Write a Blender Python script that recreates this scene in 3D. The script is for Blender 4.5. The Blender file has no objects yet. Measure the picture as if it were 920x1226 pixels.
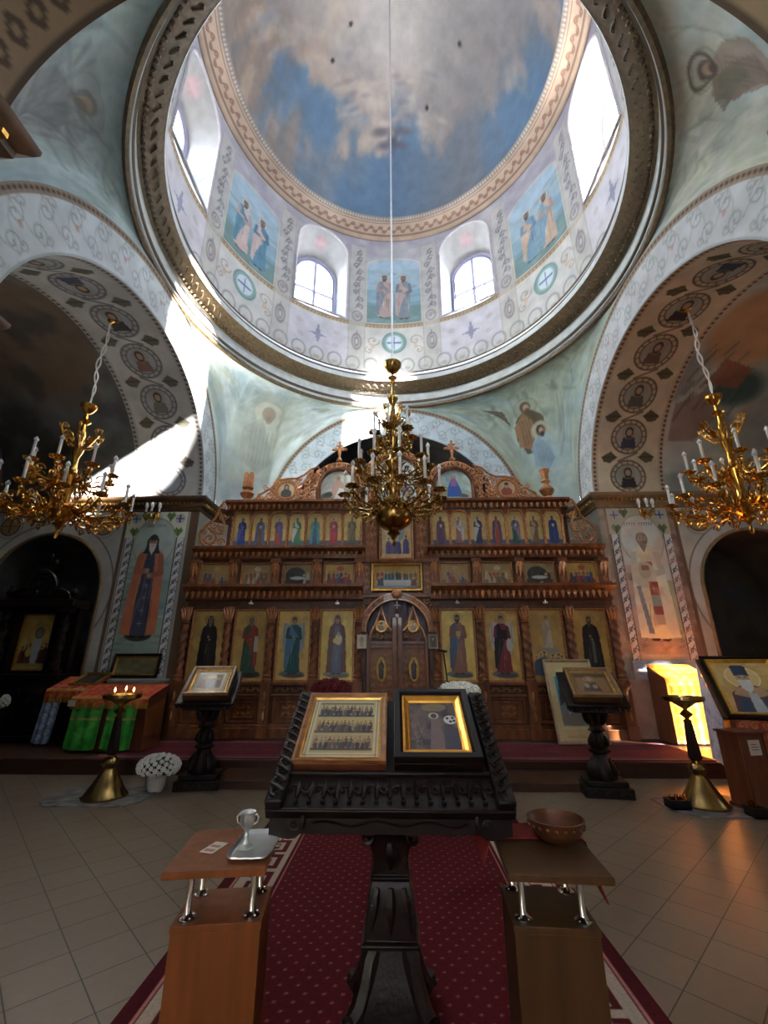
import bpy, math, random
import numpy as np
from mathutils import Vector, Matrix
random.seed(7)
PI = math.pi
sin, cos = math.sin, math.cos
SC = bpy.context.scene
COL = SC.collection
rng = np.random.default_rng(11)

# ------------------------------------------------------------------ helpers
def lin(c):
    c = np.asarray(c, float)
    return np.where(c <= .04045, c / 12.92, ((c + .055) / 1.055) ** 2.4)

def L4(c):
    r = lin(np.array(c[:3]) / 255.)
    return (float(r[0]), float(r[1]), float(r[2]), 1.)

def mat(name, col, rough=.6, metal=0., noise=0., nscale=8., bump=0., bscale=None, coat=0., spec=.5, stretch=None, col2=None):
    m = bpy.data.materials.new(name); m.use_nodes = True
    nt = m.node_tree; N = nt.nodes; b = N['Principled BSDF']
    b.inputs['Base Color'].default_value = L4(col)
    b.inputs['Roughness'].default_value = rough
    b.inputs['Metallic'].default_value = metal
    b.inputs['Coat Weight'].default_value = coat
    b.inputs['Coat Roughness'].default_value = .06
    b.inputs['Specular IOR Level'].default_value = spec
    if noise or bump or col2:
        tc = N.new('ShaderNodeTexCoord'); mp = N.new('ShaderNodeMapping')
        nt.links.new(tc.outputs['Object'], mp.inputs['Vector'])
        if stretch: mp.inputs['Scale'].default_value = stretch
        tx = N.new('ShaderNodeTexNoise'); tx.inputs['Scale'].default_value = nscale; tx.inputs['Detail'].default_value = 4
        nt.links.new(mp.outputs[0], tx.inputs['Vector'])
        if noise or col2:
            rp = N.new('ShaderNodeValToRGB')
            c1 = np.array(col[:3], float) * (1 - noise); c2 = np.array(col2 if col2 else col, float) * (1 + noise)
            rp.color_ramp.elements[0].color = L4(np.clip(c1, 0, 255)); rp.color_ramp.elements[1].color = L4(np.clip(c2, 0, 255))
            rp.color_ramp.elements[0].position = .3; rp.color_ramp.elements[1].position = .7
            nt.links.new(tx.outputs['Fac'], rp.inputs['Fac']); nt.links.new(rp.outputs[0], b.inputs['Base Color'])
        if bump:
            bp = N.new('ShaderNodeBump'); bp.inputs['Strength'].default_value = bump; bp.inputs['Distance'].default_value = .01
            t2 = N.new('ShaderNodeTexNoise'); t2.inputs['Scale'].default_value = bscale or nscale; t2.inputs['Detail'].default_value = 3
            nt.links.new(mp.outputs[0], t2.inputs['Vector'])
            nt.links.new(t2.outputs['Fac'], bp.inputs['Height']); nt.links.new(bp.outputs[0], b.inputs['Normal'])
    return m

def paint_mat(name, rough=.75, coat=0., nscale=5., amt=.12, spec=.4):
    m = bpy.data.materials.new(name); m.use_nodes = True
    nt = m.node_tree; N = nt.nodes; b = N['Principled BSDF']
    at = N.new('ShaderNodeAttribute'); at.attribute_name = 'Col'
    tc = N.new('ShaderNodeTexCoord'); tx = N.new('ShaderNodeTexNoise')
    tx.inputs['Scale'].default_value = nscale; tx.inputs['Detail'].default_value = 6
    nt.links.new(tc.outputs['Object'], tx.inputs['Vector'])
    mr = N.new('ShaderNodeMapRange'); mr.inputs['To Min'].default_value = 1 - amt; mr.inputs['To Max'].default_value = 1 + amt
    mr.inputs['From Min'].default_value = .25; mr.inputs['From Max'].default_value = .75
    nt.links.new(tx.outputs['Fac'], mr.inputs['Value'])
    vm = N.new('ShaderNodeVectorMath'); vm.operation = 'SCALE'
    nt.links.new(at.outputs['Color'], vm.inputs[0]); nt.links.new(mr.outputs[0], vm.inputs['Scale'])
    nt.links.new(vm.outputs[0], b.inputs['Base Color'])
    b.inputs['Roughness'].default_value = rough; b.inputs['Coat Weight'].default_value = coat
    b.inputs['Coat Roughness'].default_value = .14; b.inputs['Specular IOR Level'].default_value = spec
    return m

class MB:
    """collects faces for ONE mesh object"""
    def __init__(s): s.v = []; s.f = []; s.mi = []; s.M = None; s.m = 0
    def add(s, vs, fs, m=None):
        o = len(s.v)
        if s.M is not None: vs = [tuple(s.M @ Vector(p)) for p in vs]
        s.v += [tuple(p) for p in vs]; s.f += [tuple(i + o for i in q) for q in fs]
        s.mi += [s.m if m is None else m] * len(fs)
        return s
    def box(s, x0, x1, y0, y1, z0, z1, m=None):
        return s.add([(x0,y0,z0),(x1,y0,z0),(x1,y1,z0),(x0,y1,z0),(x0,y0,z1),(x1,y0,z1),(x1,y1,z1),(x0,y1,z1)],
                     [(0,3,2,1),(4,5,6,7),(0,1,5,4),(1,2,6,5),(2,3,7,6),(3,0,4,7)], m)
    def frus(s, c, w0, d0, w1, d1, z0, z1, m=None):
        x, y = c
        vs = [(x+a*w/2, y+b*d/2, z) for (w,d,z) in ((w0,d0,z0),(w1,d1,z1)) for a,b in ((-1,-1),(1,-1),(1,1),(-1,1))]
        return s.add(vs, [(0,3,2,1),(4,5,6,7),(0,1,5,4),(1,2,6,5),(2,3,7,6),(3,0,4,7)], m)
    def prism(s, pts, y0, y1, m=None):
        """polygon in x,z extruded in y"""
        n = len(pts)
        vs = [(x,y0,z) for x,z in pts] + [(x,y1,z) for x,z in pts]
        fs = [tuple(range(n)), tuple(range(2*n-1, n-1, -1))] + [(i, n+i, n+(i+1)%n, (i+1)%n) for i in range(n)]
        return s.add(vs, fs, m)
    def tube(s, pts, r, n=6, closed=False, m=None, cap=True):
        P = [Vector(p) for p in pts]; k = len(P)
        R = r if isinstance(r, (list, tuple)) else [r]*k
        up = None; vs = []
        for i in range(k):
            t = (P[(i+1)%k] - P[i-1]) if closed else (P[min(i+1,k-1)] - P[max(i-1,0)])
            if t.length < 1e-9: t = Vector((0,0,1))
            t.normalize()
            if up is None:
                up = t.cross(Vector((0,1,0)))
                if up.length < .1: up = t.cross(Vector((1,0,0)))
            up = (up - t*up.dot(t)); up.normalize(); w = t.cross(up)
            for j in range(n):
                a = 2*PI*j/n; vs.append(P[i] + (up*cos(a) + w*sin(a))*R[i])
        fs = []
        for i in range(k if closed else k-1):
            for j in range(n):
                a = i*n+j; b = i*n+(j+1)%n; i2 = ((i+1)%k)*n
                fs.append((a, b, i2+(j+1)%n, i2+j))
        if cap and not closed:
            fs.append(tuple(range(n-1,-1,-1))); fs.append(tuple((k-1)*n+j for j in range(n)))
        return s.add(vs, fs, m)
    def lathe(s, prof, n=24, c=(0,0,0), m=None, a0=0., lobes=0, amp=0.):
        vs = []; k = len(prof)
        for r, z in prof:
            for j in range(n):
                a = a0 + 2*PI*j/n; rr = r*(1 + amp*cos(lobes*a)) if lobes else r
                vs.append((c[0]+rr*cos(a), c[1]+rr*sin(a), c[2]+z))
        fs = [(i*n+j, i*n+(j+1)%n, (i+1)*n+(j+1)%n, (i+1)*n+j) for i in range(k-1) for j in range(n)]
        if prof[0][0] > 1e-4: fs.append(tuple(range(n-1,-1,-1)))
        if prof[-1][0] > 1e-4: fs.append(tuple((k-1)*n+j for j in range(n)))
        return s.add(vs, fs, m)
    def ball(s, c, rx, ry=None, rz=None, n=12, k=8, m=None):
        ry = ry or rx; rz = rz or rx; vs = []
        for i in range(k+1):
            t = PI*i/k
            for j in range(n): vs.append((c[0]+rx*sin(t)*cos(2*PI*j/n), c[1]+ry*sin(t)*sin(2*PI*j/n), c[2]-rz*cos(t)))
        fs = [(i*n+j, i*n+(j+1)%n, (i+1)*n+(j+1)%n, (i+1)*n+j) for i in range(k) for j in range(n)]
        return s.add(vs, fs, m)
    def grid(s, fn, nu, nv, m=None, closeu=False):
        vs = [fn(u/(nu if closeu else nu-1), v/(nv-1)) for v in range(nv) for u in range(nu)]
        fs = []
        for v in range(nv-1):
            for u in range(nu if closeu else nu-1):
                fs.append((v*nu+u, v*nu+(u+1)%nu, (v+1)*nu+(u+1)%nu, (v+1)*nu+u))
        return s.add(vs, fs, m)
    def twist(s, x, y, z0, z1, r, starts=2, turns=4., n=14, k=40, amp=.2, m=None):
        def fn(u, v):
            a = 2*PI*u; rr = r*(1 + amp*cos(starts*(a - turns*2*PI*v/starts)))
            return (x+rr*cos(a), y+rr*sin(a), z0+(z1-z0)*v)
        return s.grid(fn, n, k, m, True)
    def build(s, name, mats, parent=None, smooth=35, bevel=0):
        me = bpy.data.meshes.new(name); me.from_pydata(s.v, [], s.f)
        if not isinstance(mats, (list, tuple)): mats = [mats]
        for mm in mats: me.materials.append(mm)
        if len(mats) > 1: me.polygons.foreach_set('material_index', s.mi)
        if smooth:
            me.polygons.foreach_set('use_smooth', [True]*len(me.polygons)); me.set_sharp_from_angle(angle=math.radians(smooth))
        me.update()
        o = bpy.data.objects.new(name, me); COL.objects.link(o)
        if bevel:
            b = o.modifiers.new('bevel', 'BEVEL'); b.width = bevel; b.segments = 2; b.limit_method = 'ANGLE'
        if parent: par(o, parent)
        return o

def wloc(o):
    p = Vector(o.location)
    return p
def par(o, p):
    o.parent = p
    q = p; off = Vector((0,0,0))
    while q is not None: off += Vector(q.location); q = q.parent
    if p.parent is None and p.type == 'EMPTY': o.matrix_parent_inverse = Matrix.Translation(-off)
    return o

def tag(o, label, cat, group=None, kind=None):
    o['label'] = label; o['category'] = cat
    if group: o['group'] = group
    if kind: o['kind'] = kind
    return o
def thing(name, label, cat, loc=(0,0,0), group=None):
    e = bpy.data.objects.new(name, None); COL.objects.link(e); e.location = loc
    e.empty_display_size = .1
    return tag(e, label, cat, group)
def S(o): o['kind'] = 'structure'; return o
def copy_tree(o, parent=None):
    c = o.copy(); COL.objects.link(c)
    if parent: c.parent = parent
    for ch in list(o.children): copy_tree(ch, c)
    return c

# ------------------------------------------------------------------ painter
def vnoise(ny, nx, cell, oct=4, seed=None):
    g = np.random.default_rng(seed) if seed is not None else rng
    out = np.zeros((ny, nx)); amp = 1.; tot = 0.
    for o in range(oct):
        cy, cx = max(2, int(ny/cell)+2), max(2, int(nx/cell)+2)
        a = g.random((cy+1, cx+1))
        yy = np.linspace(0, cy-1.001, ny); xx = np.linspace(0, cx-1.001, nx)
        y0 = yy.astype(int); x0 = xx.astype(int); fy = (yy-y0)[:,None]; fx = (xx-x0)[None]
        fy = fy*fy*(3-2*fy); fx = fx*fx*(3-2*fx)
        A = a[y0][:,x0]; B = a[y0][:,x0+1]; C = a[y0+1][:,x0]; D = a[y0+1][:,x0+1]
        out += amp*((A*(1-fx)+B*fx)*(1-fy)+(C*(1-fx)+D*fx)*fy); tot += amp
        amp *= .5; cell = max(cell/2, 1.)
    return out/tot

class Cv:
    """a little raster canvas in metres; ends up as vertex paint on a mesh grid"""
    def __init__(s, W, H, res, bg, x0=0., y0=0.):
        s.W, s.H = W, H
        s.nx = max(2, int(round(W/res))+1); s.ny = max(2, int(round(H/res))+1)
        s.X = (x0 + np.linspace(0, W, s.nx))[None, :].repeat(s.ny, 0); s.Y = (y0 + np.linspace(0, H, s.ny))[:, None].repeat(s.nx, 1)
        s.x0, s.y0 = x0, y0
        s.a = np.zeros((s.ny, s.nx, 3)); s.a[:] = np.array(bg)/255.
        s.px = W/(s.nx-1); s.sat = .78
    def mix(s, mask, c, a=1.):
        w = (np.clip(mask, 0, 1)*a)[..., None]
        s.a = s.a*(1-w) + w*np.array(c)/255.
        return s
    def _sl(s, x0, x1, y0, y1):
        i0 = max(0, int((x0-s.x0)/s.px)-1); i1 = min(s.nx, int((x1-s.x0)/s.px)+3)
        j0 = max(0, int((y0-s.y0)/s.H*(s.ny-1))-1); j1 = min(s.ny, int((y1-s.y0)/s.H*(s.ny-1))+3)
        return slice(j0, j1), slice(i0, i1)
    def _put(s, sl, m, c, a):
        if m.size == 0: return s
        w = (np.clip(m, 0, 1)*a)[..., None]; s.a[sl] = s.a[sl]*(1-w) + w*np.array(c)/255.; return s
    def rect(s, x0, x1, y0, y1, c, a=1.):
        sl = s._sl(x0, x1, y0, y1); X, Y = s.X[sl], s.Y[sl]
        return s._put(sl, ((X >= x0)&(X <= x1)&(Y >= y0)&(Y <= y1)).astype(float), c, a)
    def ell(s, cx, cy, rx, ry, c, a=1., soft=None):
        sl = s._sl(cx-rx*1.5, cx+rx*1.5, cy-ry*1.5, cy+ry*1.5); X, Y = s.X[sl], s.Y[sl]
        d = np.hypot((X-cx)/rx, (Y-cy)/ry); w = soft if soft else s.px/min(rx, ry)
        return s._put(sl, (1-d)/w+.5, c, a)
    def ring(s, cx, cy, r, w, c, a=1., ry=None):
        ry = ry or r
        sl = s._sl(cx-r-w*2, cx+r+w*2, cy-ry-w*2, cy+ry+w*2); X, Y = s.X[sl], s.Y[sl]
        d = np.abs(np.hypot(X-cx, (Y-cy)*r/ry)-r)
        return s._put(sl, (w/2-d)/s.px+.5, c, a)
    def poly(s, pts, c, a=1.):
        xs = [p[0] for p in pts]; ys = [p[1] for p in pts]
        sl = s._sl(min(xs), max(xs), min(ys), max(ys)); X, Y = s.X[sl], s.Y[sl]
        m = np.zeros(X.shape, bool); n = len(pts)
        for i in range(n):
            xa, ya = pts[i]; xb, yb = pts[(i+1)%n]
            if ya == yb: continue
            m ^= ((ya > Y) != (yb > Y)) & (X < (xb-xa)*(Y-ya)/(yb-ya)+xa)
        return s._put(sl, m.astype(float), c, a)
    def line(s, pts, w, c, a=1.):
        for (xa, ya), (xb, yb) in zip(pts[:-1], pts[1:]):
            sl = s._sl(min(xa,xb)-w, max(xa,xb)+w, min(ya,yb)-w, max(ya,yb)+w); X, Y = s.X[sl], s.Y[sl]
            dx, dy = xb-xa, yb-ya; l = dx*dx+dy*dy+1e-12
            t = np.clip(((X-xa)*dx+(Y-ya)*dy)/l, 0, 1)
            s._put(sl, (w/2-np.hypot(X-xa-t*dx, Y-ya-t*dy))/s.px+.5, c, a)
        return s
    def clouds(s, c, cell, lo, hi, a=1., oct=4, seed=None):
        n = vnoise(s.ny, s.nx, cell/s.px, oct, seed)
        return s.mix((n-lo)/(hi-lo), c, a)
    def rough(s, amt=.1, cell=.3):
        n = vnoise(s.ny, s.nx, cell/s.px, 5)-.5
        s.a = np.clip(s.a*(1+2*amt*n[...,None]), 0, 1); return s
    def spiral(s, cx, cy, r, w, c, a=1., turns=1.5, rot=0., d=1):
        pts = [(cx+r*(1-t)*cos(rot+d*t*turns*2*PI), cy+r*(1-t)*sin(rot+d*t*turns*2*PI)) for t in np.linspace(0,.92,16)]
        return s.line(pts, w, c, a)
    def cross(s, cx, cy, r, c, a=1., w=None):
        w = w or r*.35
        s.rect(cx-r, cx+r, cy-w/2, cy+w/2, c, a); s.rect(cx-w/2, cx+w/2, cy-r, cy+r, c, a); return s
    def build(s, name, fn, m, parent=None, smooth=True, flip=False):
        g = s.a.mean(-1, keepdims=True); s.a = np.clip(g+(s.a-g)*s.sat, 0, 1)
        U = (s.X-s.x0)/s.W; V = (s.Y-s.y0)/s.H
        P = np.stack(np.broadcast_arrays(*fn(U, V)), -1).reshape(-1, 3)
        idx = np.arange(s.nx*s.ny).reshape(s.ny, s.nx)
        q = np.stack([idx[:-1,:-1], idx[:-1,1:], idx[1:,1:], idx[1:,:-1]], -1).reshape(-1, 4)
        if flip: q = q[:, ::-1]
        me = bpy.data.meshes.new(name)
        me.vertices.add(len(P)); me.vertices.foreach_set('co', P.ravel().astype(np.float32))
        me.loops.add(q.size); me.loops.foreach_set('vertex_index', q.ravel().astype(np.int32))
        me.polygons.add(len(q)); me.polygons.foreach_set('loop_start', (np.arange(len(q))*4).astype(np.int32))
        me.polygons.foreach_set('loop_total', np.full(len(q), 4, np.int32))
        me.update(calc_edges=True); me.validate()
        ca = me.color_attributes.new('Col', 'FLOAT_COLOR', 'POINT')
        c = np.ones((len(P), 4), np.float32); c[:, :3] = lin(s.a.reshape(-1, 3)); ca.data.foreach_set('color', c.ravel())
        if smooth: me.polygons.foreach_set('use_smooth', np.ones(len(q), bool))
        me.materials.append(m)
        o = bpy.data.objects.new(name, me); COL.objects.link(o)
        if parent: par(o, parent)
        return o

def plane_fn(o, u, v):
    o, u, v = [np.array(q, float) for q in (o, u, v)]
    return lambda U, V: tuple(o[i]+u[i]*U+v[i]*V for i in range(3))

def dk(c, f): return tuple(min(255, x*f) for x in c)

def saint(cv, cx, y0, h, robe, mantle, hair=(90,60,40), beard=0, halo=(235,200,100), wings=None, item=None, skin=(190,140,105), hood=None, style=0, sway=0.):
    """painted standing figure, feet at y0"""
    P = lambda x, y: (cx+(x+sway*y)*h, y0+y*h)
    if wings:
        for d in (-1, 1): cv.poly([P(d*.06,.82),P(d*.17,.88),P(d*.21,.7),P(d*.19,.45),P(d*.13,.33),P(d*.09,.5)], wings)
        for d in (-1, 1): cv.line([P(d*.17,.84),P(d*.17,.5)], .012*h, dk(wings,.75))
    if halo: cv.ell(*P(0,.905), .088*h, .088*h, halo); cv.ring(*P(0,.905), .088*h, .008*h, dk(halo,.7))
    if hair: cv.ell(*P(0,.905), .052*h, .066*h, hair)
    # feet, robe, mantle
    for d in (-1, 1): cv.ell(*P(d*.045,.012), .035*h, .016*h, (60,40,30))
    cv.poly([P(-.05,.835),P(.05,.835),P(.1,.79),P(.115,.55),P(.12,.3),P(.135,.03),P(.05,.015),P(-.04,.02),P(-.13,.03),P(-.12,.35),P(-.11,.6),P(-.1,.79)], robe)
    if style == 0:    # cloak over the left shoulder, sweeping across
        cv.poly([P(-.03,.84),P(-.1,.8),P(-.135,.6),P(-.15,.35),P(-.15,.1),P(-.1,.06),P(-.05,.3),P(.02,.5),P(.09,.62),P(.03,.7),P(-.02,.75)], mantle)
    elif style == 1:  # open cloak both sides
        for d in (-1, 1): cv.poly([P(d*.03,.845),P(d*.11,.8),P(d*.15,.55),P(d*.165,.25),P(d*.17,.03),P(d*.075,.02),P(d*.07,.4),P(d*.05,.7)], mantle)
    elif style == 2:  # right side cloak
        cv.poly([P(.03,.84),P(.1,.8),P(.14,.58),P(.15,.3),P(.14,.12),P(.08,.1),P(.04,.4),P(-.06,.5),P(-.09,.6),P(-.03,.68)], mantle)
    # folds
    for k in range(9):
        x = random.uniform(-.11,.11); a = random.uniform(.05,.35); b = a+random.uniform(.15,.35)
        cv.line([P(x,a),P(x*.8+.01,min(b,.75))], .008*h, (20,15,15) if k%2 else (250,240,220), .25)
    # arms
    mc = mantle if style else robe
    cv.line([P(-.1,.76),P(-.12,.62),P(-.03,.62)], .055*h, dk(mc,.9)); cv.line([P(.1,.76),P(.125,.6),P(.02,.57)], .055*h, dk(mc,.85))
    cv.ell(*P(-.01,.625), .022*h, .022*h, skin); cv.ell(*P(.015,.575), .022*h, .02*h, skin)
    if item: cv.rect(cx-.03*h, cx+.05*h, y0+.6*h, y0+.69*h, item)
    # head
    if hood: cv.poly([P(-.06,.86),P(-.058,.93),P(-.03,.975),P(0,.99),P(.03,.975),P(.058,.93),P(.06,.86),P(.085,.79),P(-.085,.79)], hood)
    cv.rect(cx-.018*h, cx+.018*h, y0+.83*h, y0+.86*h, dk(skin,.85))
    cv.ell(*P(0,.9), .04*h, .056*h, skin)
    if hair: cv.ell(*P(0,.945), .042*h, .022*h, hair)
    if beard: cv.poly([P(-.036,.89),P(.036,.89),P(.028,.83),P(0,.78 if beard>1 else .815),P(-.028,.83)], hair if beard < 3 else (215,210,200))
    for d in (-1, 1): cv.ell(*P(d*.016,.908), .007*h, .004*h, (40,25,20)); cv.line([P(d*.008,.918),P(d*.026,.919)], .004*h, (70,45,30))
    cv.line([P(0,.905),P(.004,.885)], .005*h, dk(skin,.75)); cv.line([P(-.01,.87),P(.01,.87)], .005*h, (140,70,60))

def crowd(cv, x0, x1, y0, h, n, pal, halo=(225,190,95)):
    for i in range(n):
        x = x0+(x1-x0)*(i+.5)/n+random.uniform(-.2,.2)*(x1-x0)/n; hh = h*random.uniform(.85,1.1); c = random.choice(pal)
        cv.ell(x, y0+hh*.85, hh*.13, hh*.13, halo); cv.poly([(x-hh*.17,y0),(x+hh*.17,y0),(x+hh*.14,y0+hh*.6),(x+.05*hh,y0+hh*.76),(x-.05*hh,y0+hh*.76),(x-hh*.14,y0+hh*.6)], c)
        cv.line([(x+.03*hh,y0),(x+.05*hh,y0+.5*hh)], .04*hh, dk(c,.6)); cv.ell(x, y0+hh*.84, hh*.065, hh*.085, (170,120,90)); cv.ell(x, y0+hh*.9, hh*.06, hh*.04, (70,45,30))
# ------------------------------------------------------------------ materials
M = {}
M['plaster'] = paint_mat('painted_plaster', .85, nscale=3., amt=.14, spec=.25)
M['mural'] = paint_mat('mural_paint', .8, nscale=4., amt=.12, spec=.25)
M['icon'] = paint_mat('icon_paint', .45, coat=.2, nscale=12., amt=.06)
M['weave'] = paint_mat('woven_pile', .95, nscale=60., amt=.2, spec=.15)
M['print'] = paint_mat('printed_icon', .5, coat=.12, nscale=30., amt=.06)
M['cloth'] = paint_mat('brocade', .8, nscale=25., amt=.15, spec=.3)
M['stone'] = mat('grey_plaster', (158,154,144), .85, noise=.08, nscale=3, bump=.15, bscale=12)
M['edge'] = mat('pale_plaster_edge', (172,168,170), .85, noise=.05, nscale=6)
M['dkstone'] = mat('dark_grey_plaster', (84,82,80), .9, noise=.15, nscale=2)  # darker grey plaster for niches, north end wall and east apse
M['cornice'] = mat('ochre_cornice', (132,108,76), .6, noise=.1, nscale=9)
M['ringdk'] = mat('umber_moulding', (92,76,52), .5, noise=.18, nscale=14, bump=.3, bscale=30)
M['ringlt'] = mat('pale_moulding', (190,196,198), .6, noise=.06, nscale=6)
M['ringln'] = mat('dark_line_moulding', (74,64,54), .5)
M['gilt'] = mat('gilding', (196,150,70), .35, metal=.9, noise=.12, nscale=20)
M['wood'] = mat('carved_walnut', (122,73,42), .36, noise=.22, nscale=9, bump=.15, bscale=30, stretch=(1,1,.25), coat=.2)
M['wooddk'] = mat('walnut_groundwork', (84,49,29), .45, noise=.22, nscale=10, bump=.25, bscale=35, coat=.1)
M['woodlt'] = mat('gilded_walnut_carving', (186,126,78), .32, metal=.25, noise=.15, nscale=20, coat=.25)
M['goldleaf'] = mat('gold_leaf', (205,160,62), .32, metal=.75, noise=.08, nscale=16)
M['ebony'] = mat('dark_stained_carving', (24,14,10), .4, noise=.25, nscale=14, bump=.3, bscale=40, spec=.3)
M['ebony2'] = mat('dark_stained_board', (22,13,10), .42, noise=.2, nscale=8, spec=.28)
M['brass'] = mat('brass', (214,160,72), .2, metal=1., noise=.08, nscale=12)
M['brass2'] = mat('dull_brass', (176,148,92), .26, metal=1., noise=.1, nscale=10)
M['bronze'] = mat('backlit_brass', (176,140,76), .25, metal=1., noise=.15, nscale=14)  # main chandelier's brass, colour darkened as if seen against the light
M['candle'] = mat('white_candle_tube', (226,222,218), .4)
M['bulb'] = mat('frosted_bulb', (232,232,236), .15, coat=.5)
M['white'] = mat('white_paint', (225,224,222), .5)
M['frame'] = mat('window_frame_white', (150,148,170), .45)
M['steel'] = mat('chrome', (205,200,196), .18, metal=1.)
M['silver'] = mat('silver_plate', (200,202,204), .34, metal=.75, noise=.05, nscale=10)
M['laminate'] = mat('beech_laminate', (128,74,38), .45, spec=.22, noise=.1, nscale=3, stretch=(6,6,.5))
M['laminate2'] = mat('walnut_laminate', (76,52,30), .45, spec=.22, noise=.1, nscale=3, stretch=(6,6,.5))
M['brown'] = mat('brown_veneer', (104,56,36), .4, noise=.12, nscale=3, stretch=(6,6,.6))
M['step'] = mat('brown_step_boards', (64,38,26), .4, noise=.15, nscale=4, stretch=(.5,4,4))
M['matgrey'] = mat('grey_marbled_mat', (108,108,110), .6, noise=.35, nscale=7)
M['redcloth'] = mat('red_cloth', (120,28,22), .85, noise=.12, nscale=30)
M['orangecloth'] = mat('orange_satin', (214,122,28), .5, noise=.1, nscale=10)
M['lilac'] = mat('lilac_lace', (168,158,190), .8, noise=.15, nscale=40)
M['black'] = mat('black_metal', (18,18,20), .4)
M['bowlwood'] = mat('turned_bowl_wood', (86,47,24), .42, noise=.2, nscale=14, stretch=(1,1,4), coat=.2)
M['paper'] = mat('white_paper', (214,208,196), .8)
M['curtain'] = mat('grey_lilac_curtain', (148,146,160), .85, noise=.08, nscale=12)
M['petal'] = mat('white_petal', (228,228,220), .7)
M['redpetal'] = mat('dark_red_petal', (96,14,24), .8, noise=.2, nscale=30)
M['leaf'] = mat('dark_leaf', (38,52,30), .7, noise=.25, nscale=20)
M['soil'] = mat('candle_sand', (120,100,80), .95, noise=.2, nscale=40)
M['pinkwall'] = mat('salmon_marbling', (206,138,104), .6, noise=.16, nscale=4)
M['wick'] = mat('beeswax', (226,190,110), .5)

def flame_mat():
    m = bpy.data.materials.new('flame'); m.use_nodes = True; b = m.node_tree.nodes['Principled BSDF']
    b.inputs['Emission Color'].default_value = (1, .55, .15, 1); b.inputs['Emission Strength'].default_value = 12.
    return m
M['flame'] = flame_mat()
def glass_mat():
    m = bpy.data.materials.new('window_glass'); m.use_nodes = True; nt = m.node_tree; nt.nodes.clear()
    o = nt.nodes.new('ShaderNodeOutputMaterial'); mx = nt.nodes.new('ShaderNodeMixShader'); t = nt.nodes.new('ShaderNodeBsdfTransparent'); g = nt.nodes.new('ShaderNodeBsdfGlossy')
    g.inputs['Roughness'].default_value = .02; mx.inputs[0].default_value = .06
    nt.links.new(t.outputs[0], mx.inputs[1]); nt.links.new(g.outputs[0], mx.inputs[2]); nt.links.new(mx.outputs[0], o.inputs[0])
    return m
M['glass'] = glass_mat()
M['tint'] = glass_mat(); M['tint'].name = 'sun_dimming_glass'  # grey pane added over the south window to dim its sunbeam
for n_ in M['tint'].node_tree.nodes:
    if n_.type == 'BSDF_TRANSPARENT': n_.inputs[0].default_value = (.2, .195, .185, 1)
def tile_mat():
    m = bpy.data.materials.new('floor_tiles'); m.use_nodes = True; nt = m.node_tree; N = nt.nodes; b = N['Principled BSDF']
    tc = N.new('ShaderNodeTexCoord'); mp = N.new('ShaderNodeMapping'); mp.inputs['Rotation'].default_value = (0, 0, PI/4)
    mp.inputs['Location'].default_value = (.108, .092, 0)
    br = N.new('ShaderNodeTexBrick'); br.offset = 0; br.squash = 1
    br.inputs['Scale'].default_value = 1; br.inputs['Brick Width'].default_value = .298; br.inputs['Row Height'].default_value = .298
    br.inputs['Mortar Size'].default_value = .004; br.inputs['Mortar Smooth'].default_value = .3
    br.inputs['Color1'].default_value = L4((124,109,93)); br.inputs['Color2'].default_value = L4((117,102,86)); br.inputs['Mortar'].default_value = L4((46,38,30))
    nt.links.new(tc.outputs['Object'], mp.inputs[0]); nt.links.new(mp.outputs[0], br.inputs[0])
    tx = N.new('ShaderNodeTexNoise'); tx.inputs['Scale'].default_value = 18; tx.inputs['Detail'].default_value = 6
    nt.links.new(tc.outputs['Object'], tx.inputs[0])
    mr = N.new('ShaderNodeMapRange'); mr.inputs['To Min'].default_value = .88; mr.inputs['To Max'].default_value = 1.1
    nt.links.new(tx.outputs['Fac'], mr.inputs[0])
    vm = N.new('ShaderNodeVectorMath'); vm.operation = 'SCALE'; nt.links.new(br.outputs['Color'], vm.inputs[0]); nt.links.new(mr.outputs[0], vm.inputs['Scale'])
    nt.links.new(vm.outputs[0], b.inputs['Base Color']); b.inputs['Roughness'].default_value = .38
    bp = N.new('ShaderNodeBump'); bp.inputs['Strength'].default_value = .3; bp.inputs['Distance'].default_value = .002; bp.invert = True
    nt.links.new(br.outputs['Fac'], bp.inputs['Height']); nt.links.new(bp.outputs[0], b.inputs['Normal'])
    return m
M['tile'] = tile_mat()

# ------------------------------------------------------------------ the church shell
A, D, Z0 = 4.2, 5.99, 4.8          # crossing half width, dome centre, springing height
RI, RIZ, RO, ROZ = 2.62, 2.4, 3.3, 3.22
RR, HR = 4.24, 8.05                # foot of the dome ring
DEEP, END = 5.72, 8.7              # arch depth, end of the side arms
FILL_WIN = .6  # half width of the added west window, sized for fill light
PL = .2                            # platform height

S(MB().add([(-9,-5.2,0),(9,-5.2,0),(9,13,0),(-9,13,0)], [(0,1,2,3)]).build('floor', M['tile']))
mb = MB(); mb.box(-8.6, 8.6, 6.75, 13, .0, PL)
S(mb.build('floor_platform', M['step'], bevel=.012))
mb = MB(); mb.box(-2.35, 2.75, 6.08, 6.75, 0, PL*.5); S(mb.build('floor_lower_step', M['step'], bevel=.012))

def wall_path(name, pts, z0, z1, m, flip=False):
    mb = MB()
    for (xa, ya), (xb, yb) in zip(pts[:-1], pts[1:]):
        mb.add([(xa,ya,z0),(xb,yb,z0),(xb,yb,z1),(xa,ya,z1)], [(0,1,2,3)])
    return S(mb.build(name, m, smooth=0))

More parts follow.
